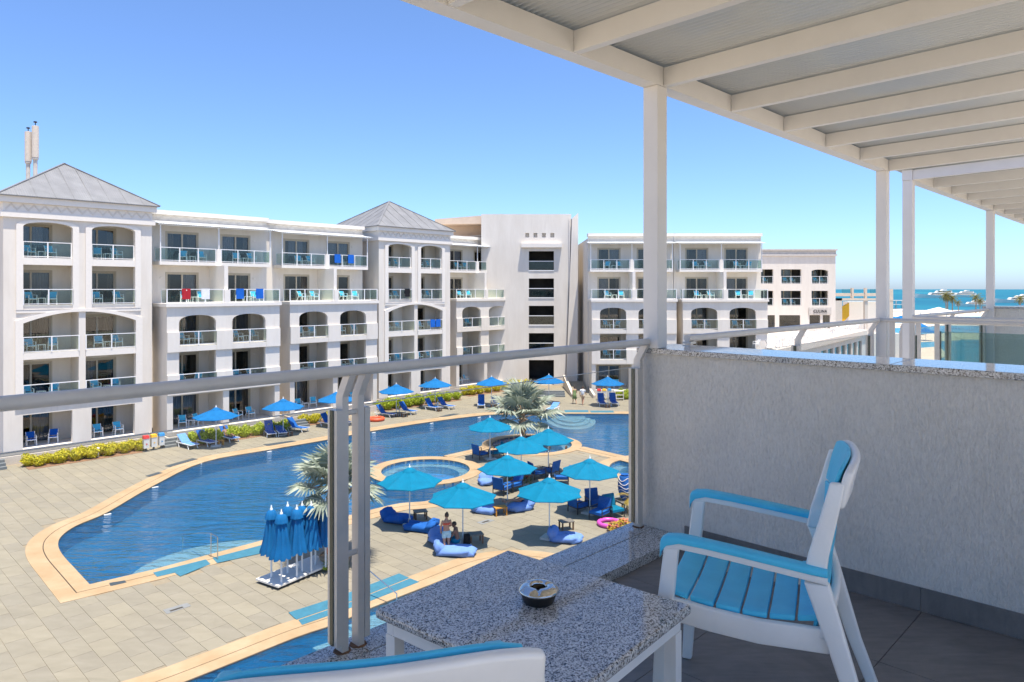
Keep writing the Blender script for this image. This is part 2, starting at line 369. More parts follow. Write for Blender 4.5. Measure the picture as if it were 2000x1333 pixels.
SPA1 = (Vector((-5.2, 42.9)), 2.65); SPA2 = (Vector((1.4, 50.0)), 2.8); SPA3 = (Vector((8.55, 43.3)), 2.6)
def circ(c, r, a0=0, a1=360, n=40):
    full = abs(a1-a0) >= 360; m = n if full else n+1
    return [c+Vector((math.cos(R(a0+(a1-a0)*i/n)), math.sin(R(a0+(a1-a0)*i/n))))*r for i in range(m)]
far_px = [(1560,812),(1400,811),(1236,809),(1080,808.5),(977,810),(936,812.4),(843.5,824),(726,842.5),(644,858.5),(526,879),(400,902.5),(299,949.7),(210.7,1000.7),(150,1027),(122,1046),(113.5,1063),(121,1083),(145,1110),(175,1142.4)]
far_w = smooth_poly(px2(far_px[:-1]), 4, closed=False)+[G(175,1142.4).to_2d()]
near_w = px2([(295,1114.5),(510,1056.8),(648,1016.5)])+smooth_poly(px2([(725,996.5),(780,984),(832,979.5),(875,966),(897,946)]), 4, closed=False)
ring1 = circ(SPA1[0], SPA1[1]+0.75, -38, -318, 30)
isl = px2([(866,891),(928,877)])
ring2 = circ(SPA2[0], SPA2[1]+0.7, 185, -12, 26)
right_w = px2([(1140,873),(1237,895),(1330,918),(1560,950)])
POOL = ccw(far_w+near_w+ring1+isl+ring2+right_w)
NEAR_EDGE = smooth_poly(px2([(150,1400),(300,1355),(455,1295),(578,1245.5),(659,1218),(727,1187),(850,1139),(925,1109),(985,1097),(1050,1099),(1150,1120),(1300,1165)]), 3, closed=False)
POOL2 = ccw(NEAR_EDGE+[Vector((7,9.0)), Vector((-14,9.0))])
holes = [POOL, POOL2, circ(SPA1[0], SPA1[1]), circ(SPA2[0], SPA2[1]), circ(SPA3[0], SPA3[1])]
mb = MB(); sheet(mb, [(-75,6),(75,6),(75,100),(-75,100)], holes, -0.014); deck = struct(mb.build('pool_deck', MT['deck_grout'], fix=False))
# deck tiles 0.6 x 1.2 m in running bond
keep = [offset_poly(POOL, 0.45), offset_poly(POOL2, 0.45)]+[circ(c, r+0.5) for c, r in (SPA1, SPA2, SPA3)]
tiles = []
for i in range(-60, 150):
    for j in range(-20, 75):
        u = i*0.6; v = j*1.2+(0.6 if i % 2 else 0.0); c = D1*(u+0.3)+D2*(v+0.6)
        if not (13 < c.y < 78) or abs(c.x) > 0.75*c.y+2: continue
        if v > 52.0 and c.x < 1: continue
        cs = [D1*(u+a)+D2*(v+b) for a, b in ((0,0),(0.6,0),(0.6,1.2),(0,1.2))]
        if any(inside(p, k) for k in keep for p in cs+[c]): continue
        tiles.append((c.y, c))
tiles.sort(key=lambda t: t[0])
def tile_mb(mb, c, rnd=0.0):
    g = 0.0055; z = rnd
    b = [c+D1*a+D2*e for a, e in ((-0.3+g,-0.6+g),(0.3-g,-0.6+g),(0.3-g,0.6-g),(-0.3+g,0.6-g))]
    mb.add([(p.x,p.y,-0.014) for p in b]+[(p.x,p.y,z) for p in b], [(4,5,6,7),(0,1,5,4),(1,2,6,5),(2,3,7,6),(3,0,4,7)])
vis = [t for t in tiles if 15.5 < t[0] and t[1].x < 0.30*t[0] and (t[1].x > -0.74*t[0])]
sel = set(id(t) for t in vis[:290]); tm = MB(); tile_mb(tm, Vector((0,0))); tme = tm.mesh('tile', MT['deck_tile'], fix=False)
rest = MB()
for t in tiles:
    if id(t) in sel: put('tile', tme, deck, (t[1].x, t[1].y, random.uniform(-0.002, 0.0)))
    else: tile_mb(rest, t[1], random.uniform(-0.002, 0.0))
o = rest.build('tiles_beyond', MT['deck_tile'], deck, fix=False); o['kind'] = 'stuff'
# coping strips
def strip(mb, line, d0, d1, z, zi, mi=0, side=1):
    n = len(line); nn = []
    for i in range(n):
        e1 = (line[i]-line[i-1]).normalized() if i else None; e2 = (line[i+1]-line[i]).normalized() if i < n-1 else None
        e1 = e1 or e2; e2 = e2 or e1
        n1 = Vector((e1.y,-e1.x)); n2 = Vector((e2.y,-e2.x)); m = (n1+n2).normalized(); nn.append(m*side/max(0.6, m.dot(n1)))
    A = [line[i]+nn[i]*d0 for i in range(n)]; B = [line[i]+nn[i]*d1 for i in range(n)]
    o = [(p.x,p.y,z) for p in A]+[(p.x,p.y,z) for p in B]+[(p.x,p.y,zi) for p in A]+[(p.x,p.y,zi) for p in B]
    mb.add(o, [f for i in range(n-1) for f in ((i,i+1,n+i+1,n+i),(i,2*n+i,2*n+i+1,i+1),(n+i,n+i+1,3*n+i+1,3*n+i))], mi)
main_line = far_w+near_w[:-2]
def orient(line, poly):                            # +1 if the strip normal points out of the pool
    m = len(line)//2; e = (line[m+1]-line[m]).normalized(); nrm = Vector((e.y,-e.x)); return -1 if inside(line[m]+nrm*0.3, poly) else 1
def coping(name, line, poly, w_in=0.52, w_out=0.60):
    s = orient(line, poly); mb = MB()
    strip(mb, line, 0.0, w_in, 0.016, -0.12, 0, s); strip(mb, line, w_in+0.035, w_in+0.035+w_out, 0.014, -0.02, 0, s)
    strip(mb, line, w_in-0.005, w_in+0.04, -0.009, -0.02, 1, s)
    return struct(mb.build(name, [MT['coping_stone'], MT['gutter_dark']], fix=False))
coping('pool_coping', main_line, POOL)
coping('pool_coping', NEAR_EDGE, POOL2)
coping('pool_coping', isl+[G(941,871).to_2d()], POOL, 0.5, 0.3)
coping('pool_coping', right_w[:-1], POOL, 0.6, 0.5)
mb = MB()
for c, r in (SPA1, SPA2, SPA3):
    strip(mb, circ(c, r, 0, 360, 48)+[circ(c, r, 0, 360, 48)[0]], 0.0, 0.75 if c != SPA2[0] else 0.7, 0.02, -0.15)
struct(mb.build('spa_coping', MT['coping_stone'], fix=False))
# basins
def basin(name, poly, depth, floor, wall, z0=-0.012):
    mb = MB(); n = len(poly)
    sheet(mb, poly, [], -depth, 0)
    mb.add([(p.x,p.y,z0) for p in poly]+[(p.x,p.y,-0.16) for p in poly]+[(p.x,p.y,-depth) for p in poly],
           [(i,(i+1) % n,n+(i+1) % n,n+i) for i in range(n)], 1); mb.add([(p.x,p.y,-0.16) for p in poly]+[(p.x,p.y,-depth) for p in poly], [(i,(i+1) % n,n+(i+1) % n,n+i) for i in range(n)], 0)
    return struct(mb.build(name, [floor, wall], fix=False))
basin('pool_basin', POOL, 0.85, MT['pool_mosaic'], MT['mosaic_dark'])
basin('pool_basin', POOL2, 0.9, MT['pool_mosaic'], MT['mosaic_dark'])
for c, r in (SPA1, SPA2, SPA3):
    struct_o = basin('spa_basin', ccw(circ(c, r)), 0.75, MT['spa_tile'], MT['mosaic_dark'])
    mb = MB(); sheet(mb, circ(c, r-0.01), [circ(c, r-0.62)], -0.30); q = circ(c, r-0.62)
    mb.add([(p.x,p.y,-0.30) for p in q]+[(p.x,p.y,-0.74) for p in q], [(i,(i+1) % 40,40+(i+1) % 40,40+i) for i in range(40)])
    struct(mb.build('spa_bench', MT['shelf_pale'], fix=False))
def water(poly, z=-0.045):
    mb = MB(); sheet(mb, poly, [], z); struct(mb.build('water', MT['pool_water'], fix=False))
water(POOL)
water(POOL2)
for c, r in (SPA1, SPA2, SPA3): water(circ(c, r), -0.05)
# pale submerged entry steps
def shelf(base_a, base_b, bulge, levels, poly):
    a = G(*base_a).to_2d(); b = G(*base_b).to_2d(); m = (a+b)/2; h = (b-a)/2; nrm = Vector((h.y,-h.x)).normalized()
    if not inside(m+nrm*0.5, poly): nrm = -nrm
    mb = MB(); zl = -0.84
    for k in range(levels):
        s = 1-0.2*k; z = -0.50+0.14*k
        pts = [m+h*s*math.cos(math.pi*i/24)+nrm*(bulge*s*math.sin(math.pi*i/24)+0.0) for i in range(25)]
        n = len(pts)
        mb.add([(p.x,p.y,z) for p in pts]+[(p.x,p.y,zl) for p in pts], [tuple(range(n))]+[(i,i+1,n+i+1,n+i) for i in range(n-1)]); zl = z
    struct(mb.build('pool_steps', MT['shelf_pale']))
shelf((255,1123), (560,1043), 2.6, 3, POOL)
shelf((1066,808.6), (1162,808.6), 4.4, 3, POOL)
shelf((610,1235), (905,1121), 3.0, 3, POOL2)
# teal tile bands, grates, drains, underwater lamps
def flat(name, pts, z, mat, h=0.012):
    p = ccw(px2(pts)); mb = MB(); mb.prism([(q.x,q.y) for q in p], z-h, z); return mb.build(name, mat)
mats = [('mat_a', [(299,1120),(402,1094),(411,1103),(352,1127),(341,1120),(307,1128)]), ('mat_b', [(415,1091),(508,1067),(640,1033),(648,1042),(519,1080),(424,1101)]),
        ('mat_c', [(563.5,1198),(659,1167.5),(779.6,1121.5),(799,1130),(690,1174),(579,1212)]), ('mat_d', [(583,1212.6),(692,1175),(801,1131),(818.6,1138),(724,1175),(590,1222)])]
lab = ['short teal tile band beside the pool steps, left of the handrail', 'long teal tile band by the pool steps, right of the handrail', 'upper teal tile band beside the near pool', 'lower teal tile band along the near pool edge']
for (k, pts), l in zip(mats, lab): tag(flat('tile_band', pts, 0.024, MT['mat_teal']), l, 'tile band', 'teal tile bands beside the pools')
gr = [[(322,911),(376,896),(387,897.5),(333,913)], [(284,930.5),(309,923),(318,924.5),(294,932)], [(213,1140),(244,1135),(247,1139),(216,1146)], [(514,869),(570,861.5),(579,863),(524,872)], [(858,814),(885,808.5),(898,809),(868,815)], [(1102,802),(1148,802),(1150,806),(1104,806)], [(1152,803),(1197,803),(1200,806.5),(1154,806.5)]]
gl_ = ['long dark grate on the far pool coping, left of the first parasol', 'short dark grate on the far left pool coping', 'small dark grate at the pool corner nearest the left edge', 'dark grate on the pool coping before the sun lounger pair', 'dark grate on the coping near the tall palm', 'blue grate strip beside the far pool steps, left one', 'blue grate strip beside the far pool steps, right one']
for pts, l in zip(gr, gl_): tag(flat('pool_grate', pts, 0.022, MT['mat_teal' if 'blue' in l else 'grate_dark']), l, 'grate', 'grates along the pool coping')
for pts, sl_, l in (([(318,1192),(366,1178),(373,1184),(326,1200)], [(331,1193.5),(356,1185.5),(358.5,1187.5),(333.5,1195.5)], 'grey slotted deck drain on the open paving at left'),
                    ([(931,1021),(955,1014),(966,1017),(942,1025)], [(940,1021),(953,1017),(957,1018.5),(944,1022)], 'grey slotted deck drain beside the parasol bases')):
    o = tag(flat('deck_drain', pts, 0.008, MT['grate_grey']), l, 'drain', 'deck drains'); q = flat('slot', sl_, 0.0105, MT['gutter_dark'], 0.004); q.parent = o
k = 0
for a, b in ((210,1004),(303,951),(389,905.5),(526,881.5),(643,861.5),(730,844.5),(843,826.5),(936,814.8)):
    p = G(a, b); mb = MB(); mb.box(-0.16,0.16,-0.05,0.05,-0.05,0.0); 
    tag(mb.build('skimmer_lid', MT['trim_white'], loc=(p.x,p.y,0.02-0.035), rotz=PHI), ['first','second','third','fourth','fifth','sixth','seventh','eighth'][k]+' white skimmer lid from the left along the far pool edge', 'skimmer lid', 'skimmer lids on the far pool edge'); k += 1
# ------------------------------------------------------------------ hotel
FL = [0.55, 3.65, 6.75, 9.85, 12.95]
FN = ['ground-floor', 'first-floor', 'second-floor', 'third-floor', 'top-floor']
DW, DH = 2.3, 2.25
# shared door meshes (origin: left bottom of the opening, y = wall face)
mb = MB()
for x0, x1, z0, z1 in ((0,DW,DH-0.09,DH),(0,0.08,0,DH-0.09),(DW-0.08,DW,0,DH-0.09),(DW/2-0.06,DW/2+0.06,0.05,DH-0.09),(0.08,DW-0.08,0,0.05)): mb.box(x0,x1,0.03,0.13,z0,z1)
for x0, x1, z0, z1 in ((-0.09,DW+0.09,DH,DH+0.09),(-0.09,0,0,DH),(DW,DW+0.09,0,DH)): mb.box(x0,x1,-0.025,0.04,z0,z1)
FRAME = mb.mesh('window_frame', MT['door_frame'])
mb = MB(); mb.box(0.08,DW/2-0.06,0.07,0.085,0.05,DH-0.09); PANE1 = mb.mesh('pane', MT['door_glass'])
mb = MB(); mb.box(DW/2+0.06,DW-0.08,0.09,0.105,0.05,DH-0.09); PANE2 = mb.mesh('pane', MT['door_glass'])
def curtain(spans, name, mat):
    mb = MB()
    for a, b in spans:
        n = max(6, int((b-a)/0.035)); pts = []
        for i in range(n+1):
            x = a+(b-a)*i/n; pts.append((x, 0.26+0.035*math.sin(i*1.35+a*9)+0.012*math.sin(i*0.5)))
        mb.add([(x,y,0.03) for x, y in pts]+[(x,y,DH-0.02) for x, y in pts], [(i,i+1,n+2+i,n+1+i) for i in range(n)])
    return mb.mesh(name, mat, True, fix=False)
CURT = [[(curtain([(0.02,1.1)], 'sheer_curtain', MT['curtain_sheer']), curtain([(1.85,2.28)], 'curtain', MT['curtain_tan'])),
         (curtain([(0.02,2.28)], 'sheer_curtain', MT['curtain_sheer']), None),
         (curtain([(0.5,1.9)], 'sheer_curtain', MT['curtain_sheer']), curtain([(0.02,0.5),(1.9,2.28)], 'curtain', MT['curtain_tan'])),
         (curtain([(1.2,2.28)], 'sheer_curtain', MT['curtain_sheer']), curtain([(0.02,0.35)], 'curtain', MT['curtain_tan'])),
         (None, curtain([(0.02,0.6),(1.6,2.28)], 'curtain', MT['curtain_tan'])), (None, curtain([(0.02,1.2)], 'curtain', MT['curtain_tan']))]][0]
rng = random.Random(11)
def window(root, x, y, z, sx=1.0):
    w = put('window', FRAME, root, (x, y, z), scale=(sx, 1, 1))
    put('pane', PANE1, w); put('pane', PANE2, w)
    a, b = rng.choice(CURT)
    if a: put('sheer_curtain', a, w)
    if b: put('curtain', b, w)
    return w
def railing(root, x0, x1, y, z, n, h=1.05, ret=None, thick=0.05):
    mb = MB(); t = thick/2
    mb.box(x0,x1,y-t,y+t,z+h-0.05,z+h); mb.box(x0+t,x1-t,y-0.015,y+0.015,z+0.06,z+0.10)
    xs = [x0+t+(x1-x0-2*t)*i/n for i in range(n+1)]
    for x in xs: mb.box(x-0.035,x+0.035,y-0.03,y+0.03,z+0.002,z+h-0.05)
    if ret is not None:
        for x in ((x0 if ret in ('L','LR') else None), (x1 if ret in ('R','LR') else None)):
            if x is None: continue
            xx = x+t if x == x0 else x-t
            mb.box(xx-t,xx+t,y+t,y+1.1,z+h-0.05,z+h); mb.box(xx-0.02,xx+0.02,y+1.06,y+1.1,z+0.002,z+h-0.05)
    r = mb.build('railing', MT['rail_white'], root)
    for i in range(n):
        g = MB(); g.box(xs[i]+0.045,xs[i+1]-0.045,y-0.006,y+0.006,z+0.12,z+h-0.09); g.build('pane', MT['rail_glass'], r)
    if ret is not None:
        for x in ((x0 if ret in ('L','LR') else None), (x1 if ret in ('R','LR') else None)):
            if x is None: continue
            xx = x+t if x == x0 else x-t
            g = MB(); g.box(xx-0.006,xx+0.006,y+0.05,y+1.05,z+0.12,z+h-0.09); g.build('pane', MT['rail_glass'], r)
    return r
# small balcony chair and table, one mesh each
def small_chair(blue):
    mb = MB()
    mb.hexa([(-0.23,-0.22,0.40),(0.23,-0.22,0.40),(0.22,0.20,0.38),(-0.22,0.20,0.38)], [(-0.23,-0.22,0.44),(0.23,-0.22,0.44),(0.22,0.20,0.42),(-0.22,0.20,0.42)], 1)
    mb.hexa([(-0.24,0.19,0.47),(0.24,0.19,0.47),(0.24,0.22,0.46),(-0.24,0.22,0.46)], [(-0.24,0.33,0.86),(0.24,0.33,0.86),(0.24,0.36,0.86),(-0.24,0.36,0.86)], 1)
    for s in (-1, 1):
        mb.bar((s*0.27,-0.24,0), (s*0.255,-0.21,0.64), 0.045, 0.045); mb.bar((s*0.27,0.34,0), (s*0.25,0.17,0.45), 0.045, 0.045); mb.bar((s*0.25,0.17,0.45), (s*0.25,0.355,0.87), 0.04, 0.04)
        mb.bar((s*0.255,-0.25,0.645), (s*0.255,0.27,0.66), 0.05, 0.03)
        mb.bar((s*0.245,-0.21,0.39), (s*0.245,0.2,0.37), 0.035, 0.05)
    mb.bar((-0.245,-0.225,0.385), (0.245,-0.225,0.385), 0.035, 0.045)
    return mb.mesh('balcony_chair', [MT['plastic_white'], blue])
CH_B = small_chair(MT['plastic_blue']); CH_N = small_chair(MT['towel_blue'])
mb = MB(); mb.box(-0.24,0.24,-0.24,0.24,0.42,0.46)
for a in (-1, 1):
    for b in (-1, 1): mb.box(a*0.2-0.02+0.0, a*0.2+0.02, b*0.2-0.02, b*0.2+0.02, 0, 0.42)
TAB = mb.mesh('balcony_table', MT['plastic_white'])
def towel(w, h, mat):
    mb = MB(); n = 6; pts = [(-w/2+w*i/n, 0.012*math.sin(i*2.1)) for i in range(n+1)]
    A = [(x,-0.07+y,-h) for x, y in pts]+[(x,-0.045,0.03) for x, y in pts]+[(x,0.055+y,-h*0.6) for x, y in pts]; m = n+1
    mb.add(A, [f for i in range(n) for f in ((i,i+1,m+i+1,m+i),(m+i,m+i+1,2*m+i+1,2*m+i))])
    k = len(mb.v); mb.add([(x,y+0.012,z) for x, y, z in A], [tuple(reversed(q)) for q in mb.f]); return mb.mesh('towel', mat)
TW = {c: towel(0.62, 0.75, MT['towel_'+c]) for c in ('blue','red','white','black')}
def furnish(root, place, x0, x1, y, z, kind='2t', side=1):
    """two chairs and a low table on a balcony; place says which one"""
    M = Matrix.Translation(root.location) @ Matrix.Rotation(root.rotation_euler.z, 4, 'Z'); rz = root.rotation_euler.z
    m = (x0+x1)/2
    def P(x, dy): return M @ Vector((x, y+dy, z+0.001))
    xs = [m-0.72+rng.uniform(-0.1,0.1), m+0.55+rng.uniform(-0.12,0.12)]
    for i, x in enumerate(xs):
        if kind[0] == '1' and i: break
        o = put('balcony_chair', CH_B if 'n' not in kind else CH_N, None, P(x, rng.uniform(-0.1,0.12)), rz+rng.uniform(-0.5,0.5))
        tag(o, ('left' if i == 0 else 'right')+' blue chair on the '+place, 'chair', 'balcony chairs on the hotel fronts')
    if 't' in kind:
        o = put('balcony_table', TAB, None, P(m-0.08, 0.05), rz); tag(o, 'low white side table on the '+place, 'table', 'balcony side tables on the hotel fronts')
def hang(root, x, y, z, col, label):
    M = Matrix.Translation(root.location) @ Matrix.Rotation(root.rotation_euler.z, 4, 'Z')
    tag(put('towel', TW[col], None, M @ Vector((x, y, z)), root.rotation_euler.z), label, 'towel')
def zigzag(mb, x0, x1, y, z0, z1, per=0.75, d=0.03):
    n = max(2, round((x1-x0)/per)); per = (x1-x0)/n; h = z1-z0
    for i in range(n):
        a = x0+i*per
        for dz, w in ((0.06, 0.07), (0.24, 0.05)):
            for p, q in (((a, z0+dz*h), (a+per/2, z1-0.30*h+dz*h)), ((a+per/2, z1-0.30*h+dz*h), (a+per, z0+dz*h))):
                mb.hexa([(p[0],y-d,p[1]),(q[0],y-d,q[1]),(q[0],y,q[1]),(p[0],y,p[1])], [(p[0],y-d,p[1]+w),(q[0],y-d,q[1]+w),(q[0],y,q[1]+w),(p[0],y,p[1]+w)])
def corrugated(mb, x0, x1, pa, pb, pitch=0.18, amp=0.025, thick=0.012):   # sheet whose ribs run from pa to pb (y,z)
    n = int((x1-x0)/pitch*4); V = []
    for s in (0, 1):
        for (y, z) in (pa, pb):
            for i in range(n+1):
                V.append((x0+(x1-x0)*i/n, y, z+amp*math.sin(i*math.pi/2)-s*thick))
    m = n+1
    mb.add(V, [(i,i+1,m+i+1,m+i) for i in range(n)]+[(3*m+i,3*m+i+1,2*m+i+1,2*m+i) for i in range(n)]+[(m+i,m+i+1,3*m+i+1,3*m+i) for i in range(n)]+[(i+1,i,2*m+i,2*m+i+1) for i in range(n)])

def bx(name, mat, root, *a):
    m = MB(); m.box(*a); return m.build(name, mat, root)
def wing(org, rot, label, where, towels=(), depth=11.0, lo=0.0, xtra=0.6):
    """five storeys: arched block in front (ground to second floor), open balconies above"""
    root = thing('hotel_wing', label, 'building', org, rot, 'white hotel blocks round the pool')
    Wd = 8.7; YB = 2.8; ax = ((0.85,3.55),(4.8,7.5)); dx = (1.0, 5.2)
    holes = []
    for a, b in ax:
        holes.append(arch(a, b, FL[2]-0.02, 8.42, 8.98, 12, 2.4)); holes.append(rect(a, b, FL[1]-0.02, 6.32))
    holes += [rect(0.42,4.1,0.56,3.15), rect(4.55,8.28,0.56,3.15)]
    mb = MB(); panel(mb, rect(0, Wd, 0.0, 9.6), holes, 0.0, 0.32)
    mb.box(0.0,0.32,0.32,YB,0,9.6); mb.box(Wd-0.32,Wd,0.32,YB,0,9.6); mb.box(4.16,4.49,0.32,YB,0.55,9.6)
    mb.build('front_wall', MT['render_wall'], root)
    for f in (1, 2):                                  # proud bases of the piers at each balcony, sills between them
        for a, b in ((0.0,0.84),(3.56,4.79),(7.51,Wd)): bx('pier_base', MT['render_wall'], root, a,b,-0.13,-0.002,FL[f]-0.42,FL[f]+1.02)
        for a, b in ((0.842,3.558),(4.792,7.508)): bx('balcony_sill', MT['render_wall'], root, a,b,-0.10,-0.003,FL[f]-0.42,FL[f]-0.05)
    b = MB()
    panel(b, rect(-xtra, Wd+0.3, 0.55, 16.5), [rect(x, x+DW, z, z+DH) for z in FL for x in dx], YB, YB+0.16); b.build('back_wall', MT['render_wall'], root)
    c = MB(); c.box(-xtra,Wd+0.3,YB+1.6,YB+depth,0.0,16.3); c.box(-xtra,Wd+0.3,YB+0.17,YB+1.59,16.05,16.3); c.box(-xtra,-xtra+0.1,YB+0.165,YB+1.59,0,16.04); c.box(Wd+0.2,Wd+0.3,YB+0.165,YB+1.59,0,16.04)
    c.build('building_core', MT['render_wall'], root)
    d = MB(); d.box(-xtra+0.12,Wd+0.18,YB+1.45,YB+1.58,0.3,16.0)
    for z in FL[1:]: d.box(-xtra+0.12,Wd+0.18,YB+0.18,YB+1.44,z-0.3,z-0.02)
    d.build('room_interior', MT['room_shade'], root)
    for i, z in enumerate(FL):
        s = MB()
        if i == 0: s.box(0.33,Wd-0.33,0.33,YB-0.002,0.35,0.55)
        elif i < 3: s.box(0.33,4.155,0.33,YB-0.002,z-0.25,z); s.box(4.495,Wd-0.33,0.33,YB-0.002,z-0.25,z)
        elif i == 3: s.box(-0.1,Wd+0.1,-0.16,YB-0.002,9.603,z)
        else: s.box(-0.02,Wd-0.06,1.35,YB-0.002,z-0.26,z)
        o = s.build('balcony_slab', MT['trim_white'], root)
    for f in range(1, 3):
        for a, b2 in ax: railing(root, a-0.04, b2+0.10, -0.06, FL[f], 2)
    railing(root, -0.02, 4.12, 0.0, FL[3]+0.002, 3, ret='L'); railing(root, 4.58, 8.72, 0.0, FL[3]+0.002, 3, ret='R')
    railing(root, 0.05, 4.17, 1.42, FL[4]+0.002, 3, ret='L'); railing(root, 4.53, 8.60, 1.42, FL[4]+0.002, 3, ret='R')
    p = MB(); p.box(4.2,4.5,0.05,YB-0.003,FL[3]+0.002,12.685); p.box(4.14,4.56,-0.14,0.3,FL[3]+0.001,FL[3]+1.0); p.build('partition', MT['trim_white'], root); bx('partition', MT['trim_white'], root, 4.2,4.5,1.345,YB-0.003,FL[4]+0.001,14.0)
    k = MB()
    for x in (0.02, 4.33, 8.56): k.box(x,x+0.07,1.36,1.43,14.005 if 4 < x < 5 else FL[4]+0.001,15.60)
    k.box(-0.1,8.75,1.34,1.45,15.602,15.66); k.build('canopy_frame', MT['rail_white'], root)
    k = MB(); corrugated(k, -0.25, 8.95, (YB-0.05, 15.93), (1.05, 15.70)); k.build('canopy', MT['canopy_sheet'], root)
    k = MB(); k.box(-xtra-0.02,Wd+0.35,YB-0.22,YB-0.003,15.95,16.02); k.box(-xtra-0.02,Wd+0.35,YB-0.32,YB+0.7,16.505,16.82); k.build('parapet', MT['trim_white'], root)
    k = MB(); zigzag(k, -xtra+0.3, Wd+0.2, YB-0.003, 16.03, 16.48); k.build('frieze', MT['render_wall'], root)
    for i, z in enumerate(FL):
        for j, x in enumerate(dx):
            window(root, x, YB, z)
            yb = (1.5, 1.5, 1.35, 1.5, 2.05)[i]
            if i >= lo: furnish(root, FN[i]+' '+('left' if j == 0 else 'right')+' balcony, '+where, x+(0.2 if i < 3 else 0.5), x+DW+(0.2 if i < 3 else 0.5), yb, z+0.002*(i > 0), rng.choice(('2t','2t','2','2t')))
    for z in FL:
        for x in (0.6, 7.9): bx('wall_lamp', MT['trim_white'], root, x-0.09,x+0.09,YB-0.06,YB-0.002,z+1.85,z+1.95)
    for x, y, z, col, lb in towels: hang(root, x, y, z, col, lb)
    return root

def tower(org, rot, label, where, towels=(), roof_h=3.1):
    root = thing('hotel_tower', label, 'building', org, rot, 'white hotel blocks round the pool')
    Wd = 8.9; YB = 2.0; up = ((1.05,3.85),(5.0,7.75))
    holes = []
    for a, b in up:
        holes += [arch(a, b, FL[4], 14.95, 15.28, 12, 2.0), rect(a, b, FL[3], 12.48)]
        holes.append(rect(a, b, 0.56, 2.75))
    def seg(x0, x1, z0):                               # half of the wide segmental arch
        c = lambda x: 8.68+0.70*(1-((x-4.43)/3.38)**2)
        n = 8; return [(x0,z0),(x1,z0)]+[(x1+(x0-x1)*i/n, c(x1+(x0-x1)*i/n)) for i in range(n+1)]
    holes += [seg(1.05,4.23,FL[2]), seg(4.64,7.8,FL[2]), rect(1.05,4.23,FL[1],6.32), rect(4.64,7.8,FL[1],6.32)]
    mb = MB(); panel(mb, rect(0, Wd, 0, 15.5), holes, 0.0, 0.35)
    mb.box(0.0,0.3,0.35,9.0,0,15.5); mb.box(Wd-0.3,Wd,0.35,9.0,0,15.5); mb.box(4.25,4.62,0.352,YB,0.55,15.5); mb.box(0.3,Wd-0.3,8.7,9.0,0,15.5)
    mb.build('front_wall', MT['render_wall'], root)
    t = MB()                                           # raised surrounds
    for a, b in up:
        hs = arch(a+0.012, b-0.012, FL[3]-0.25, 14.94, 15.27, 12, 2.0); n = 12
        outer = arch(a-0.38, b+0.38, FL[3]-0.3, 15.02, 15.42, 12, 2.2)
        panel(t, outer, [arch(a, b, FL[3]-0.28, 14.95, 15.28, 12, 2.0)], -0.09, -0.003)
        t.box(a-0.37,b+0.37,-0.07,-0.004,FL[3]-0.5,FL[3]-0.31)
    o2 = [(0.62,FL[1]-0.4),(8.24,FL[1]-0.4),(8.24,8.85)]+[(8.24-7.62*i/16, 8.85+0.72*(1-((8.24-7.62*i/16-4.43)/3.81)**2)) for i in range(1,16)]+[(0.62,8.85)]
    h2 = [(1.05,FL[1]-0.05),(7.8,FL[1]-0.05),(7.8,8.68)]+[(7.8-6.75*i/16, 8.68+0.70*(1-((7.8-6.75*i/16-4.43)/3.38)**2)) for i in range(1,16)]+[(1.05,8.68)]
    panel(t, o2, [h2], -0.10, -0.0035); t.build('arch_surround', MT['trim_white'], root)
    for a, b in up: bx('spandrel', MT['trim_white'], root, a+0.003,b-0.003,-0.06,0.30,12.481,FL[4]-0.002)
    for a, b in ((1.053,4.228),(4.642,7.797)): bx('spandrel', MT['trim_white'], root, a,b,-0.06,0.30,6.322,FL[2]-0.002)
    dx = (0.75, 4.75) if True else ()
    b = MB(); panel(b, rect(0.302, Wd-0.302, 0.55, 15.5), [rect(x, x+DW, z, z+DH) for z in FL for x in dx], YB+0.002, YB+0.16); b.build('back_wall', MT['render_wall'], root)
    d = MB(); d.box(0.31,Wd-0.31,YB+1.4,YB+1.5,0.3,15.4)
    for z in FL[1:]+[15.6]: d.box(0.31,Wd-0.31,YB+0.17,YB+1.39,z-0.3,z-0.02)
    d.build('room_interior', MT['room_shade'], root)
    for i, z in enumerate(FL):
        s = MB()
        if i == 0: s.box(0.31,4.24,0.36,YB,0.35,z); s.box(4.63,Wd-0.31,0.36,YB,0.35,z)
        else: s.box(0.31,4.24,0.36,YB,z-0.25,z); s.box(4.63,Wd-0.31,0.36,YB,z-0.25,z)
        s.build('balcony_slab', MT['trim_white'], root)
    for a, b in up:
        for f in (3, 4): railing(root, a-0.02 if f == 3 else a+0.01, b+0.04 if f == 3 else b-0.01, -0.06 if f == 3 else 0.12, FL[f], 2)
    for f in (1, 2): railing(root, 1.02, 4.25, -0.06, FL[f], 2); railing(root, 4.62, 7.84, -0.06, FL[f], 2)
    k = MB(); k.box(-0.18,Wd+0.18,-0.18,9.1,15.502,15.85); k.box(-0.02,Wd+0.02,-0.02,9.02,15.852,16.44); k.box(-0.25,Wd+0.25,-0.25,9.2,16.442,16.84); k.build('cornice', MT['trim_white'], root)
    k = MB(); zigzag(k, 0.1, Wd-0.1, -0.022, 15.90, 16.40, 0.62, 0.03); k.build('frieze', MT['render_wall'], root)
    k = MB(); e = 0.42; ap = (Wd/2, 4.45, 16.86+roof_h); q = [(-e,-e),(Wd+e,-e),(Wd+e,9.35),(-e,9.35)]
    k.add([(x,y,16.845) for x, y in q]+[(x,y,16.90) for x, y in q]+[ap], [(3,2,1,0),(0,1,5,4),(1,2,6,5),(2,3,7,6),(3,0,4,7),(4,5,8),(5,6,8),(6,7,8),(7,4,8)])
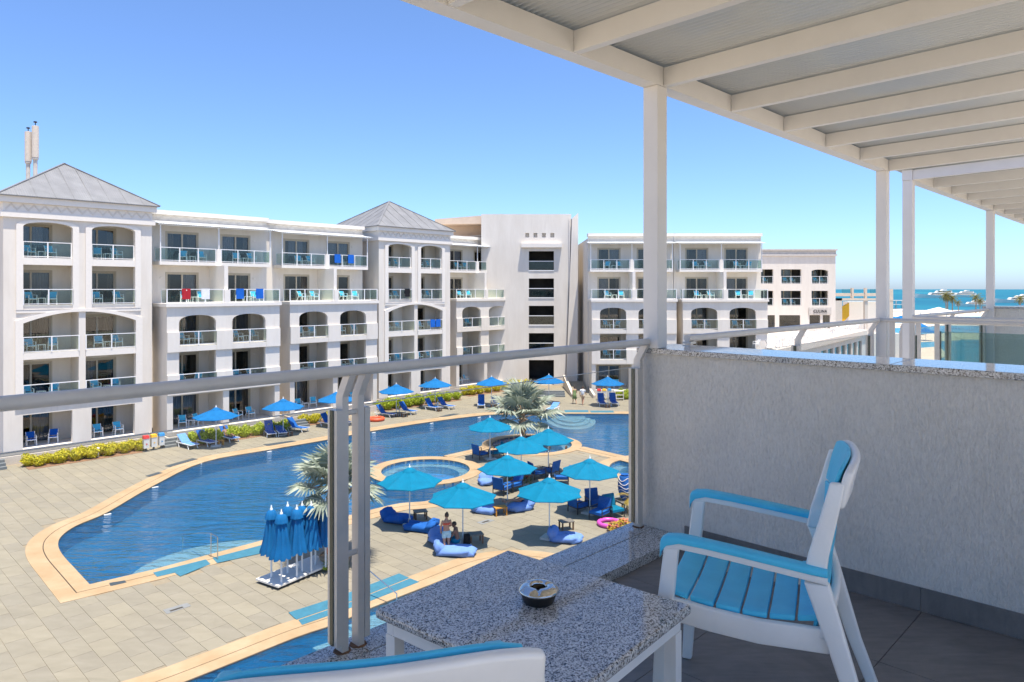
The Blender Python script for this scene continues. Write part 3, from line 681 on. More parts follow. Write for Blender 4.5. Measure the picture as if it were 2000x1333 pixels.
    r = k.build('roof', MT['roof_sheet'], root)
    k = MB()
    for x, y in q: k.bar((x,y,16.91), (ap[0],ap[1],ap[2]+0.03), 0.16, 0.06)
    k.build('ridge_cap', MT['roof_sheet'], r)
    k = MB()                                           # sheet seams on the two slopes that show
    for i in range(1, 9):
        x = -e+(Wd+2*e)*i/9; f = 1-abs(x-Wd/2)/(Wd/2+e); k.bar((x,-e+0.0,16.905), (x,-e+(4.45+e)*f,16.905+roof_h*f), 0.04, 0.02)
        y = -e+(9.35+e)*i/9; f = 1-abs(y-4.45)/(4.45+e); k.bar((-e,y,16.905), (-e+(Wd/2+e)*f,y,16.905+roof_h*f), 0.04, 0.02)
    k.build('roof_seam', MT['roof_sheet'], r)
    for i, z in enumerate(FL):
        for j, x in enumerate(dx):
            window(root, x, YB+0.002, z)
            furnish(root, FN[i]+' '+('left' if j == 0 else 'right')+' balcony, '+where, x+0.45, x+DW+0.45, 0.95, z+0.002, rng.choice(('2t','2','2t')) if i else '2n' if (where.startswith('left-edge') and j == 0) else '2')
    for x, y, z, col, lb in towels: hang(root, x, y, z, col, lb)
    return root
def BO(u, v, z=0.0): p = D1*u+D2*v; return (p.x, p.y, z)
T1 = tower(BO(9.9,54.6), PHI, 'white hotel tower with pyramid roof at the left edge of the view', 'left-edge tower')
WA = wing(BO(19.4,53.4), PHI, 'white hotel wing directly right of the left-edge tower', 'wing beside left-edge tower',
          towels=((1.35,0.02,FL[3]+1.05,'red','red towel hanging on the third-floor rail right of the left-edge tower'),(2.75,0.02,FL[3]+1.05,'white','pale towel on the third-floor rail right of the left-edge tower'),(5.4,0.02,FL[3]+1.05,'blue','left blue towel on the third-floor rail right of the left-edge tower'),(7.0,0.02,FL[3]+1.05,'blue','right blue towel on the third-floor rail right of the left-edge tower')))
WB = wing(BO(29.6,54.5), PHI, 'white hotel wing left of the middle pyramid-roofed tower', 'wing left of middle tower', xtra=1.15, towels=((5.4,1.42,FL[4]+1.05,'blue','left navy towel on the top-floor rail left of the middle tower'),(6.8,1.42,FL[4]+1.05,'blue','right navy towel on the top-floor rail left of the middle tower')))
T2 = tower(BO(39.56,56.0), PHI, 'white hotel tower with pyramid roof in the middle of the long front', 'middle tower', towels=((7.2,-0.06,FL[2]+1.05,'blue','left blue towel over the second-floor rail of the middle tower'),(6.5,-0.06,FL[2]+1.05,'blue','right blue towel over the second-floor rail of the middle tower'),(3.3,-0.06,FL[3]+1.05,'black','dark towel on the third-floor rail of the middle tower')))
WC = wing(BO(50.1,56.9), PHI, 'white hotel wing between the middle tower and the stair block', 'wing beside stair block', depth=7.0, xtra=1.4)
YR = 73.0
WR1 = wing((at(1155.6,YR).x, YR, 0), 0, 'white hotel wing right of the stair block, partly behind the near post', 'wing right of stair block', depth=12, xtra=0.1)
WR2 = wing((at(1333.6,YR).x, YR, 0), 0, 'white hotel wing at the right end of the main hotel', 'right-end wing', depth=12, xtra=0.3)
# stair block
YS = 80.7
root = thing('stair_block', 'tall plain white stair block with five dark openings', 'building', (0,YS,0))
sx = lambda p: (p-1000)/F*YS
hl = [rect(sx(1033), sx(1082), 13.05-3.1*k, 15.2-3.1*k) for k in range(4)]+[rect(sx(1033), sx(1082), 0.02, 2.85)]
hl += [rect(sx(a), sx(a+7.6), 16.75, 17.25) for a in (1026,1042,1058.5,1075)]
mb = MB(); panel(mb, [(sx(940),0),(sx(1104),0),(sx(1116),19.4),(sx(940),19.4)], hl, 0.0, 0.4); mb.build('front_wall', MT['render_wall'], root)
mb = MB(); mb.box(sx(940),sx(1110),0.41,0.5,15.5,19.3); mb.build('parapet', MT['trim_white'], root)
mb = MB(); mb.box(sx(940)+0.1,sx(1104)-0.1,3.0,9,0,19.2); mb.box(sx(1033)-0.6,sx(1033)-0.4,0.42,2.98,0,15.45); mb.box(sx(1082)+0.4,sx(1082)+0.6,0.42,2.98,0,15.45)
for k in range(6): mb.box(sx(1033)-0.38,sx(1082)+0.38,0.42,2.98,13.05-3.1*k-0.3 if k < 5 else -0.2,13.05-3.1*k-0.02 if k < 5 else 0.01)
mb.box(sx(1033)-0.4,sx(1082)+0.4,0.42,2.98,15.3,15.45); mb.build('stair_interior', MT['room_shade'], root)
mb = MB(); mb.box(sx(1018),sx(1097),-0.5,-0.002,15.6,16.05); mb.build('hood', MT['trim_white'], root)
for k in range(4):
    r = MB(); r.box(sx(1033)+0.01,sx(1082)-0.01,0.10,0.16,14.02-3.1*k,14.10-3.1*k); r.box(sx(1033)-0.02,sx(1082)+0.02,-0.05,0.25,12.95-3.1*k,13.045-3.1*k); rr = r.build('railing', MT['rail_white'], root)
    g = MB(); g.box(sx(1033)+0.02,sx(1082)-0.02,0.12,0.135,13.1-3.1*k,14.0-3.1*k); g.build('pane', MT['rail_glass'], rr)
mb = MB(); mb.hexa([(sx(1105),-0.3,0),(sx(1127),-0.3,0),(sx(1127),6,0),(sx(1105),6,0)], [(sx(1117),-0.3,18.9),(sx(1129),-0.3,19.5),(sx(1129),6,19.5),(sx(1117),6,18.9)]); mb.build('buttress', MT['render_wall'], root)
mb = MB(); mb.box(sx(1111.5),sx(1113),-0.12,-0.01,0.3,18.9); mb.build('downpipe', MT['trim_white'], root)
# roof-top plant room behind the middle tower
root = thing('rooftop_room', 'beige rooftop room with flat overhanging roof behind the middle tower', 'building', at(862,84,0))
mb = MB(); mb.box(0.2,9.0,1.0,8.0,12,18.4); mb.build('wall', MT['beige_render'], root)
mb = MB(); mb.hexa([(-0.6,-1.5,18.4),(7.2,-2.6,18.4),(9.5,8.5,18.4),(-0.6,8.5,18.4)], [(-0.6,-1.5,19.0),(7.2,-2.6,19.5),(9.5,8.5,19.5),(-0.6,8.5,19.0)]); mb.build('roof_slab', MT['beige_render'], root)
mb = MB(); mb.hexa([(1.8,-0.4,16.9),(6.6,-0.6,17.25),(6.6,0.98,17.3),(1.8,0.98,16.95)], [(1.8,-0.4,17.0),(6.6,-0.6,17.4),(6.6,0.98,17.45),(1.8,0.98,17.05)]); mb.build('awning', MT['trim_white'], root)
mb = MB(); mb.box(2.0,3.2,0.9,0.995,15.4,16.8); mb.box(6.1,6.9,0.9,0.995,15.4,17.1); mb.build('doorway', MT['room_shade'], root)  # dark panels on the solid wall, coloured as the shade inside openings
# masts on the left tower
for k, (px, py, l) in enumerate(((55,352,'shorter of the two cream antenna masts on the left tower roof'), (69,347,'taller of the two cream antenna masts on the left tower roof'))):
    Y = 55.5; s = 1+0.06*k; b = at(px, Y, EYE+(HOR-py)/F*Y-0.35)
    root = thing('antenna_mast', l, 'antenna', b, 0, 'antenna masts on the tower roof')
    mb = MB(); mb.lathe([(0.0,-0.6),(0.2,-0.6),(0.2,0.0),(0.15,0.35),(0.15,1.6*s),(0.22,1.65*s),(0.22,1.78*s),(0,1.78*s)], 12); mb.build('stem', MT['frieze_stone'], root, smooth='auto')
    mb = MB(); mb.lathe([(0.0,1.79*s),(0.24,1.79*s),(0.24,4.1*s),(0.0,4.16*s)], 16); mb.build('radome', MT['beige_render'] if False else MT['platform_edge'], root, smooth='auto')
    mb = MB(); mb.lathe([(0.0,4.12*s),(0.035,4.13*s),(0.035,4.34*s),(0.13,4.36*s),(0.13,4.44*s),(0,4.48*s)], 10); mb.build('warning_lamp', MT['black_plastic'], root)
# raised patios, steps in front of the long wings
def plat(pts, label):
    root = thing('patio', label, 'patio', (0,0,0)); P = [D1*u+D2*v for u, v in pts]
    P = ccw(P); mb = MB(); mb.prism([(p.x,p.y) for p in P], -0.014, 0.50); mb.build('platform', MT['platform_edge'], root)
    Q = offset_poly(P, -0.12); mb = MB(); mb.prism([(p.x,p.y) for p in Q], 0.501, 0.545); mb.build('paving', MT['patio_floor'], root); return root
plat([(9.0,53.1),(18.7,53.1),(18.7,55.3),(9.0,55.3)], 'raised patio before the tower at the left edge')
plat([(18.9,51.9),(28.5,51.9),(28.5,53.9),(18.9,53.9)], 'raised patio before the wing right of the left-edge tower')
plat([(28.9,53.0),(38.9,53.0),(38.9,55.0),(28.9,55.0)], 'raised patio before the wing left of the middle tower')
plat([(39.2,54.4),(48.9,54.4),(48.9,56.7),(39.2,56.7)], 'raised patio before the middle tower')
plat([(49.3,55.3),(60.5,55.3),(60.5,57.6),(49.3,57.6)], 'raised patio before the wing beside the stair block')
def steps(u, v, w, rot, label, n=3):
    p = BO(u, v); root = thing('steps', label, 'steps', p, rot, 'dark stone steps up to the patios')
    for k in range(n):
        mb = MB(); mb.box(0,w,k*0.3,n*0.3,0.0+0.165*k,0.165*(k+1)-0.004); mb.build('step', MT['stone_step'], root)
for u, v, w, l in ((7.2,51.9,2.4,'stone steps at the far left edge of the deck'), (18.4,50.95,1.6,'stone steps left of the first round hedge, behind the waste bins'), (27.4,50.95,2.0,'stone steps beside the second parasol from the left'), (38.0,53.4,1.9,'stone steps left of the middle tower hedge'), (47.8,54.4,2.2,'stone steps right of the middle tower hedge')):
    steps(u, v, w, PHI, l)
p = G(1042,776); root = thing('steps', 'wide stone steps up to the stair block, behind a parasol', 'steps', (p.x,p.y,0), 0, 'dark stone steps up to the patios')
for k in range(3):
    mb = MB(); mb.box(-1.5,3.2,k*0.4,1.2,0.165*k,0.165*(k+1)-0.004); mb.build('step', MT['stone_step'], root)
root = thing('ramp', 'sloping stone ramp with low walls beside the stair block', 'ramp', (0,0,0))
a, b = at(1104,YS-0.6), G(1135,778)
def slab(mb, P, z0, z1, mi=0): mb.hexa([(p[0],p[1],z0) for p in P], [(p[0],p[1],z) for p, z in zip(P, z1)], mi)
mb = MB(); slab(mb, [(6.3,71.5),(8.1,71.5),(7.9,79.5),(6.0,79.5)], -0.01, (0.02,0.02,0.6,0.6)); mb.build('slope', MT['deck_tile'], root)
mb = MB(); slab(mb, [(6.0,71.5),(6.28,71.5),(5.98,79.5),(5.7,79.5)], -0.01, (0.3,0.3,1.3,1.3)); mb.build('side_wall', MT['platform_edge'], root)
mb = MB(); slab(mb, [(8.12,71.0),(8.35,71.0),(8.15,72.9),(7.92,72.9)], -0.01, (0.3,0.3,0.7,0.7)); mb.build('side_wall', MT['platform_edge'], root)
# ------------------------------------------------------------------ own balcony (x along the rail, y outward, z up from its floor)
BZ = EYE-1.45; BC = Vector((272/F*(F*1.45/480), F*1.45/480, BZ))
def bal(name, label, cat, loc=(0,0,0), rz=0.0, group=None):
    p = BC.to_2d()+D1*loc[0]+D2*loc[1]; return thing(name, label, cat, (p.x,p.y,BZ+loc[2]), PHI+rz, group)
def bstruct(o):
    o.location = BC; o.rotation_euler = (0,0,PHI); return struct(o)
# floor
mb = MB(); mb.box(-6.0,0.0,-3.3,-0.22,-0.2,-0.008); fl = bstruct(mb.build('balcony_floor', MT['grout_dark']))
tm = MB(); tm.box(-0.2985,0.2985,-0.2985,0.2985,-0.0078,0.0); tme2 = tm.mesh('tile', MT['floor_tile'])
for i in range(9):
    for j in range(6):
        x = -0.305-0.6*i; y = -0.53-0.6*j
        if y-0.3 < -3.6: continue
        put('tile', tme2, fl, (x, y if y < -0.8 else y, 0), rotz=0)
# ledge of granite under the rail
mb = MB(); mb.box(-6.0,0.38,-0.02,0.125,-0.25,0.05); mb.box(-6.0,-0.001,-0.225,-0.024,-0.25,0.048); lg = bstruct(mb.build('ledge', MT['granite']))
mb = MB(); mb.box(-6.0,0.38,-0.0235,-0.0205,-0.2,0.046); o = mb.build('joint', MT['mat_line'], lg)
mb = MB(); mb.box(-6.0,15,-3.5,0.11,-0.6,-0.255); bstruct(mb.build('balcony_slab', MT['render_wall']))
# parapet wall between the balconies
pw = bal('parapet_wall', 'rough white stucco parapet wall with speckled granite coping', 'wall')
mb = MB(); mb.box(0.0,0.34,-3.3,0.06,-0.2,1.07); mb.build('wall', MT['stucco'], pw)
for a, b in ((-1.30,0.09),(-2.6,-1.303),(-3.3,-2.603)):
    mb = MB(); mb.box(-0.022,0.365,a,b,1.072,1.103); o = mb.build('coping', MT['granite'], pw)
    m = o.modifiers.new('edge', 'BEVEL'); m.width = 0.003; m.segments = 2
for k in range(5):
    mb = MB(); mb.box(-0.010,-0.001,-0.226-0.6*k-0.598,-0.226-0.6*k,0.002,0.107); mb.build('skirting', MT['floor_tile'], pw)
# unseen house front behind the camera; glass doors widened to let in more light
hf = bal('room_front', 'unseen white room wall, glass doors widened for light, at the inner side of the balcony', 'wall')
mb = MB(); panel(mb, rect(-6,0,-0.2,3.0), [rect(-5.9,-0.5,0.02,2.6)], -3.32, -3.55); mb.build('wall', MT['trim_white'], hf)
mb = MB(); mb.box(-5.88,-3.2,-3.46,-3.44,0.03,2.58); mb.build('pane', MT['near_glass'], hf)
mb = MB(); mb.box(-3.25,-0.52,-3.43,-3.41,0.03,2.58); mb.build('pane', MT['near_glass'], hf)
# railing
TUBE = 0.0215; RZ = 1.139
def kinked(x, y=0.055, w=0.028, d=0.045, z0=0.05, kx=0.0):
    mb = MB(); pr = [(y+d/2,z0),(y+d/2,1.035),(d/2+0.002,1.122),(-d/2+0.004,1.122),(y-d/2,1.035),(y-d/2,z0)]
    mb.profile(pr, x-w/2, x+w/2); return mb
def stretch(root, xa, xb, posts, end_caps=(False, False), panes=True, z0=0.05):
    mb = MB(); mb.tube([(xa,0,RZ),(xb,0,RZ)], TUBE, 24); mb.build('handrail', MT['rail_paint'], root, smooth='auto')
    edges = []
    for x, kind in posts:
        offs = (-0.036, 0.036) if kind == 'double' else (0.0,)
        for k, o in enumerate(offs):
            p = kinked(x+o, z0=z0).build('post', MT['rail_paint'], root)
        if kind == 'double':
            for z in (0.42, 0.97):
                mb = MB(); mb.tube([(x-0.024,0.05,z),(x+0.024,0.05,z)], 0.011, 12); mb.build('spacer', MT['rail_paint'], root, smooth='auto')
        for s in ((-1, 1) if kind == 'double' else (kind,)):
            cx = x+s*(0.0635 if kind == 'double' else 0.027)
            mb = MB(); mb.box(cx-0.012,cx+0.012,0.03,0.095,z0+0.03,0.985); mb.build('glass_channel', MT['rail_paint'], root)
            gx = cx+s*0.0145
            mb = MB(); mb.box(gx-0.002,gx+0.002,0.052,0.074,z0+0.032,0.984); mb.build('gasket', MT['glass_edge'], root)
            edges.append((gx, s))
        for o in offs:
            mb = MB(); mb.lathe([(0.0,0),(0.036,0),(0.033,0.003),(0.0,0.004)], 9, (x+o,0.055,z0+0.0005)); mb.build('foot_stain', MT['rust'], root)
    return edges
def pane(root, x0, x1, mat='near_glass', z0=0.07, z1=0.99, y=0.063):
    mb = MB(); mb.box(x0,x1,y-0.004,y+0.004,z0,z1); g = mb.build('pane', MT[mat], root)
    mb = MB(); mb.box(x0,x1,y-0.0045,y+0.0045,z1+0.0005,z1+0.003); mb.build('pane_edge', MT['mat_line' if mat == 'near_glass' else 'glass_edge'], g)
rl = bal('balcony_railing', 'grey tube balcony railing with glass panels in front of the pool', 'railing')
stretch(rl, -6.0, 0.02, [(-2.03,'double'), (-4.06,'double'), (-0.055,-1)])
pane(rl, -1.955, -0.10); pane(rl, -3.98, -2.105); pane(rl, -6, -4.14)
rl2 = bal('balcony_railing', 'grey tube railing of the neighbouring balcony, behind the parapet wall', 'railing')
stretch(rl2, 0.42, 4.08, [(0.46,1), (2.25,-1), (4.05,-1)])
pane(rl2, 0.50, 2.21); pane(rl2, 2.29, 4.0)
mb = MB(); mb.tube([(0.405,0,RZ),(0.42,0,RZ)], 0.023, 20); mb.build('end_cap', MT['rail_paint'], rl2, smooth='auto')
mb = MB(); mb.box(0.40,0.47,-0.028,0.03,1.104,1.118); mb.build('bracket', MT['rail_paint'], rl2)
def siderail(x, label, glass):
    r = bal('side_railing', label, 'railing', (x,0,0), -math.pi/2)
    mb = MB(); mb.tube([(0.0,0,RZ),(3.4,0,RZ)], TUBE, 20); mb.build('handrail', MT['rail_paint'], r, smooth='auto')
    for q in (0.12, 0.30, 1.25, 2.2):
        mb = MB(); mb.bar((q,0,0.0),(q,0,1.12),0.03,0.045,up=(1,0,0)); mb.build('post', MT['rail_paint'], r)
    for a, b in ((0.34,1.21),(1.29,2.16),(2.24,3.3)):
        mb = MB(); mb.box(a,b,-0.004,0.004,0.1,1.0); g = mb.build('pane', MT[glass], r)
        mb = MB(); mb.box(a-0.012,a-0.001,-0.006,0.006,0.1,1.0); mb.build('gasket', MT['glass_edge'], g)
siderail(4.12, 'grey side railing with clear glass beyond the neighbouring balcony', 'near_glass')
siderail(5.02, 'second grey side railing with greenish glass across the gap', 'green_glass')
rl3 = bal('balcony_railing', 'far grey tube railing past the second pair of posts', 'railing', (5.0,0,0))
stretch(rl3, 0.05, 11.0, [(0.1,1), (2.1,-1), (4.1,-1), (6.1,-1)]); pane(rl3, 0.14, 2.06); pane(rl3, 2.14, 4.06, 'rail_glass'); pane(rl3, 4.14, 6.06, 'rail_glass')
pw2 = bal('parapet_wall', 'distant grey parapet wall by the far post at the right edge', 'wall', (9.25,0,0))
mb = MB(); mb.box(0.0,0.3,-3.2,0.06,-0.2,1.15); mb.build('wall', MT['stucco'], pw2)
mb = MB(); mb.box(-0.03,0.33,-3.2,0.09,1.152,1.19); mb.build('coping', MT['granite'], pw2)
# pergola
def pergola(x0, x1, posts, label, first, name='pergola', step=0.83):
    g = bal(name, label, 'pergola')
    ZB = 2.636
    for x in posts:
        mb = MB(); mb.box(x-0.05,x+0.05,-0.07,0.03,1.104 if x < 1 else 0.05,ZB-0.001); o = mb.build('post', MT['pergola_paint'], g); m = o.modifiers.new('edge', 'BEVEL'); m.width = 0.004; m.segments = 2
    mb = MB(); mb.box(x0,x1,-0.07,0.03,ZB,ZB+0.112); mb.build('front_beam', MT['pergola_paint'], g)
    x = first
    while x < x1-0.02:
        mb = MB(); b = [(x,-3.3),(x+0.05,-3.3),(x+0.05,-0.0715),(x,-0.0715)]
        mb.hexa([(p,q,ZB+0.001-q*0.02) for p, q in b], [(p,q,ZB+0.108-q*0.02) for p, q in b]); mb.build('rafter', MT['pergola_paint'], g); x += step
    mb = MB(); pit = 0.038; n = int((x1-x0+0.1)/pit*6); V = []
    for s in (0, 1):
        for y in (0.09, -3.3):
            for i in range(n+1): V.append((x0-0.05+(x1-x0+0.1)*i/n, y, ZB+0.121-y*0.02+0.006*math.sin(i*math.pi/3)+s*0.006))
    m = n+1; mb.add(V, [(i+1,i,m+i,m+i+1) for i in range(n)]+[(2*m+i,2*m+i+1,3*m+i+1,3*m+i) for i in range(n)]+[(i,i+1,2*m+i+1,2*m+i) for i in range(n)]+[(m+i+1,m+i,3*m+i,3*m+i+1) for i in range(n)])
    mb.build('roof_sheet', MT['roof_panel'], g, smooth=True, fix=False); return g
pergola(-5.8, 4.22, (0.01, 4.16), 'pale painted pergola roof with rafters over the near balcony', -5.8+0.01)
pergola(4.98, 13.4, (5.04, 9.22), 'second pale pergola roof with rafters, farther right', 5.0)
# low table with granite top and ashtray
tb = bal('low_table', 'low granite-topped table with white metal legs holding an ashtray', 'table', (-2.01,-0.90,0), R(5))
mb = MB(); mb.box(-0.312,0.312,-0.36,0.36,0.47,0.50); o = mb.build('table_top', MT['granite'], tb); m = o.modifiers.new('edge', 'BEVEL'); m.width = 0.011; m.segments = 4; m.harden_normals = False
for a, b, c, d in ((-0.285,0.285,-0.335,-0.307),(-0.285,0.285,0.307,0.335),(-0.285,-0.257,-0.306,0.306),(0.257,0.285,-0.306,0.306)):
    mb = MB(); mb.box(a,b,c,d,0.425,0.4685); mb.build('apron', MT['plastic_white'], tb)
for a in (-1, 1):
    for b in (-1, 1):
        mb = MB(); x, y = a*0.268, b*0.318; mb.box(x-0.019,x+0.019,y-0.019,y+0.019,0.0,0.424); mb.build('leg', MT['plastic_white'], tb)
Y = F*0.93/(1163-HOR); ap = at(1052, Y, BZ+0.5005)
at_ = thing('ashtray', 'round polished steel ashtray on the granite table', 'ashtray', ap, R(25))
mb = MB(); mb.lathe([(0.0,0.0),(0.043,0.0),(0.047,0.004),(0.056,0.03),(0.054,0.032),(0.040,0.012),(0,0.010)], 40); mb.build('bowl', MT['black_plastic'], at_, smooth='auto')
mb = MB(); pr = [(0.057,0.0315),(0.061,0.034),(0.062,0.038),(0.059,0.041),(0.054,0.046),(0.047,0.051),(0.036,0.053),(0.027,0.051),(0.023,0.046),(0.024,0.038),(0.030,0.030)]; nn = 60; o0 = len(mb.v)
for r, z in pr:
    for j in range(nn):
        a = 2*math.pi*j/nn; notch = max(0, math.cos(3*a))**14; mb.v.append((r*math.cos(a), r*math.sin(a), z-0.007*notch*(1 if z > 0.045 else 0)))
for i in range(len(pr)-1):
    for j in range(nn): mb.f.append((i*nn+j, i*nn+(j+1) % nn, (i+1)*nn+(j+1) % nn, (i+1)*nn+j)); mb.m.append(0)
mb.build('lid', MT['steel'], at_, smooth=True)
mb = MB(); mb.lathe([(0.0,0.016),(0.03,0.016),(0.038,0.022),(0.0,0.0225)], 24); mb.build('ash', MT['wood_grey'], at_)
# white and blue plastic armchairs
def bev(o, w=0.008, s=3):
    m = o.modifiers.new('edge', 'BEVEL'); m.width = w; m.segments = s; m.limit_method = 'ANGLE'; m.angle_limit = R(35); m.use_clamp_overlap = True
    for p in o.data.polygons: p.use_smooth = True
    return o
def loft(mb, secs, mi=0):                         # list of 4-point sections
    o = len(mb.v)
    for s in secs: mb.v += [tuple(p) for p in s]
    n = len(secs[0])
    for i in range(len(secs)-1):
        for j in range(n): mb.f.append((o+i*n+j, o+i*n+(j+1) % n, o+(i+1)*n+(j+1) % n, o+(i+1)*n+j)); mb.m.append(mi)
    mb.f.append(tuple(o+j for j in reversed(range(n)))); mb.m.append(mi); mb.f.append(tuple(o+(len(secs)-1)*n+j for j in range(n))); mb.m.append(mi)
def armchair(label, loc, rz):
    c = bal('armchair', label, 'chair', loc, rz, 'white and blue plastic armchairs on the balcony')
    wm, bm_ = MT['plastic_white'], MT['plastic_blue']
    for s in (-1, 1):
        def sec(y, z, w, d, x=0.26): return [(s*(x-w/2),y-d/2,z),(s*(x+w/2),y-d/2,z),(s*(x+w/2),y+d/2,z),(s*(x-w/2),y+d/2,z)]
        mb = MB(); loft(mb, [sec(0.258,0.0,0.032,0.036,0.288), sec(0.244,0.22,0.035,0.042,0.282), sec(0.230,0.43,0.038,0.050,0.277), sec(0.212,0.60,0.036,0.046,0.274), sec(0.206,0.636,0.036,0.044,0.274)]); bev(mb.build('leg', wm, c), 0.007)
        mb = MB(); loft(mb, [sec(-0.41,0.0,0.032,0.040,0.282), sec(-0.335,0.2,0.035,0.046,0.278), sec(-0.268,0.42,0.040,0.058,0.274), sec(-0.215,0.585,0.042,0.070,0.270)]); bev(mb.build('leg', wm, c), 0.007)
        mb = MB(); loft(mb, [sec(-0.208,0.586,0.036,0.064,0.258), sec(-0.22,0.66,0.034,0.056,0.255), sec(-0.25,0.78,0.031,0.047,0.248), sec(-0.272,0.875,0.028,0.040,0.238)]); bev(mb.build('back_stile', wm, c), 0.007)
        ys = [0.244,0.240,0.222,0.182,0.09,0.0,-0.10,-0.20,-0.245]; zt = [0.640,0.656,0.667,0.671,0.664,0.655,0.644,0.633,0.628]
        mb = MB(); loft(mb, [[(s*0.254,y,z-0.041 if i > 1 else z-0.042),(s*0.294,y,z-0.041 if i > 1 else z-0.042),(s*0.294,y,z-0.021),(s*0.254,y,z-0.021)] for i, (y, z) in enumerate(zip([0.232,0.229]+ys[2:], zt))]); bev(mb.build('arm_bearer', wm, c), 0.004)
        pad = []
        for i, (y, z) in enumerate(zip(ys, zt)):
            h = (0.046,0.042,0.030,0.022,0.0205,0.0205,0.0205,0.0205,0.0205)[i]; w = (0.018,0.022,0.025,0.027,0.027,0.027,0.026,0.025,0.018)[i]
            pad.append([(s*(0.274-w),y,z-h),(s*(0.274+w),y,z-h),(s*(0.274+w),y,z-0.006),(s*(0.274+w*0.65),y,z),(s*(0.274-w*0.65),y,z),(s*(0.274-w),y,z-0.006)])
        mb = MB(); loft(mb, pad); bev(mb.build('arm_pad', bm_, c), 0.004)
        mb = MB(); loft(mb, [[(s*0.240,y,z-0.070),(s*0.268,y,z-0.070),(s*0.268,y,z),(s*0.240,y,z)] for y, z in ((0.225,0.462),(0.1,0.447),(-0.05,0.437),(-0.25,0.445))]); bev(mb.build('side_rail', wm, c), 0.005)
    mb = MB(); mb.box(-0.240,0.240,0.205,0.234,0.385,0.456); bev(mb.build('front_rail', wm, c), 0.006)
    zs = lambda y: 0.447+0.5*(y+0.02)**2
    y = 0.238; k = 6; w = 0.080
    for i in range(k):
        y1 = y-w+0.0075; secs = []
        for t in range(9):
            x = -0.238+0.476*t/8; dip = -0.012*(1-(x/0.238)**2)
            secs.append([(x,y1,zs(y1)+dip-0.012),(x,y,zs(y)+dip-0.012),(x,y,zs(y)+dip+0.006),(x,y1,zs(y1)+dip+0.006)])
        mb = MB(); loft(mb, secs); bev(mb.build('seat_slat', bm_, c), 0.004, 2); y -= w
    def backpt(z): return -0.205-0.02*math.sin(max(0.0, min(1.0, (z-0.42)/0.35))*math.pi)-max(0.0, z-0.60)*0.22-(0.5*(z-0.86)**2 if z > 0.86 else 0.0)
    for z0, z1 in ((0.43,0.535),(0.545,0.65),(0.66,0.765),(0.775,0.928)):
        secs = []; m = 5; hw = 0.232-0.012*(z0 > 0.7)
        for t in range(13):
            x = -hw+2*hw*t/12; bow = -0.028*(1-(x/hw)**2); ring = []; drop = 0.018*abs(x/hw)**5*(1 if z0 > 0.7 else 0)
            for q in range(m+1): z = z0+(z1-z0)*q/m; ring.append((x, backpt(z)+bow+0.004, z-drop*(q/m)**3))
            for q in range(m, -1, -1): z = z0+(z1-z0)*q/m; ring.append((x, backpt(z)+bow-0.008, z-drop*(q/m)**3))
            secs.append(ring)
        mb = MB(); loft(mb, secs); bev(mb.build('back_slat', bm_, c), 0.004, 2)
    for z0, z1 in ((0.815,0.925),(0.43,0.52)):
        secs = []; m = 4; hw = 0.272-0.022*(z0 > 0.8)
        for t in range(15):
            x = -hw+2*hw*t/14; bow = -0.028*(1-min(1, abs(x/hw))**2); ring = []
            for q in range(m+1): z = z0+(z1-z0)*q/m; ring.append((x, backpt(z)+bow-0.010, z-0.016*abs(x/hw)**5))
            for q in range(m, -1, -1): z = z0+(z1-z0)*q/m; ring.append((x, backpt(z)+bow-0.038, z-0.016*abs(x/hw)**5))
            secs.append(ring)
        mb = MB(); loft(mb, secs); bev(mb.build('back_rail', wm, c), 0.011)
    return c
armchair('white and blue plastic armchair standing by the stucco parapet wall', (-1.275,-1.222,0.001), R(20.5))
armchair('white and blue plastic armchair seen from behind at the bottom edge', (-2.83,-1.24,0.001), R(-33))
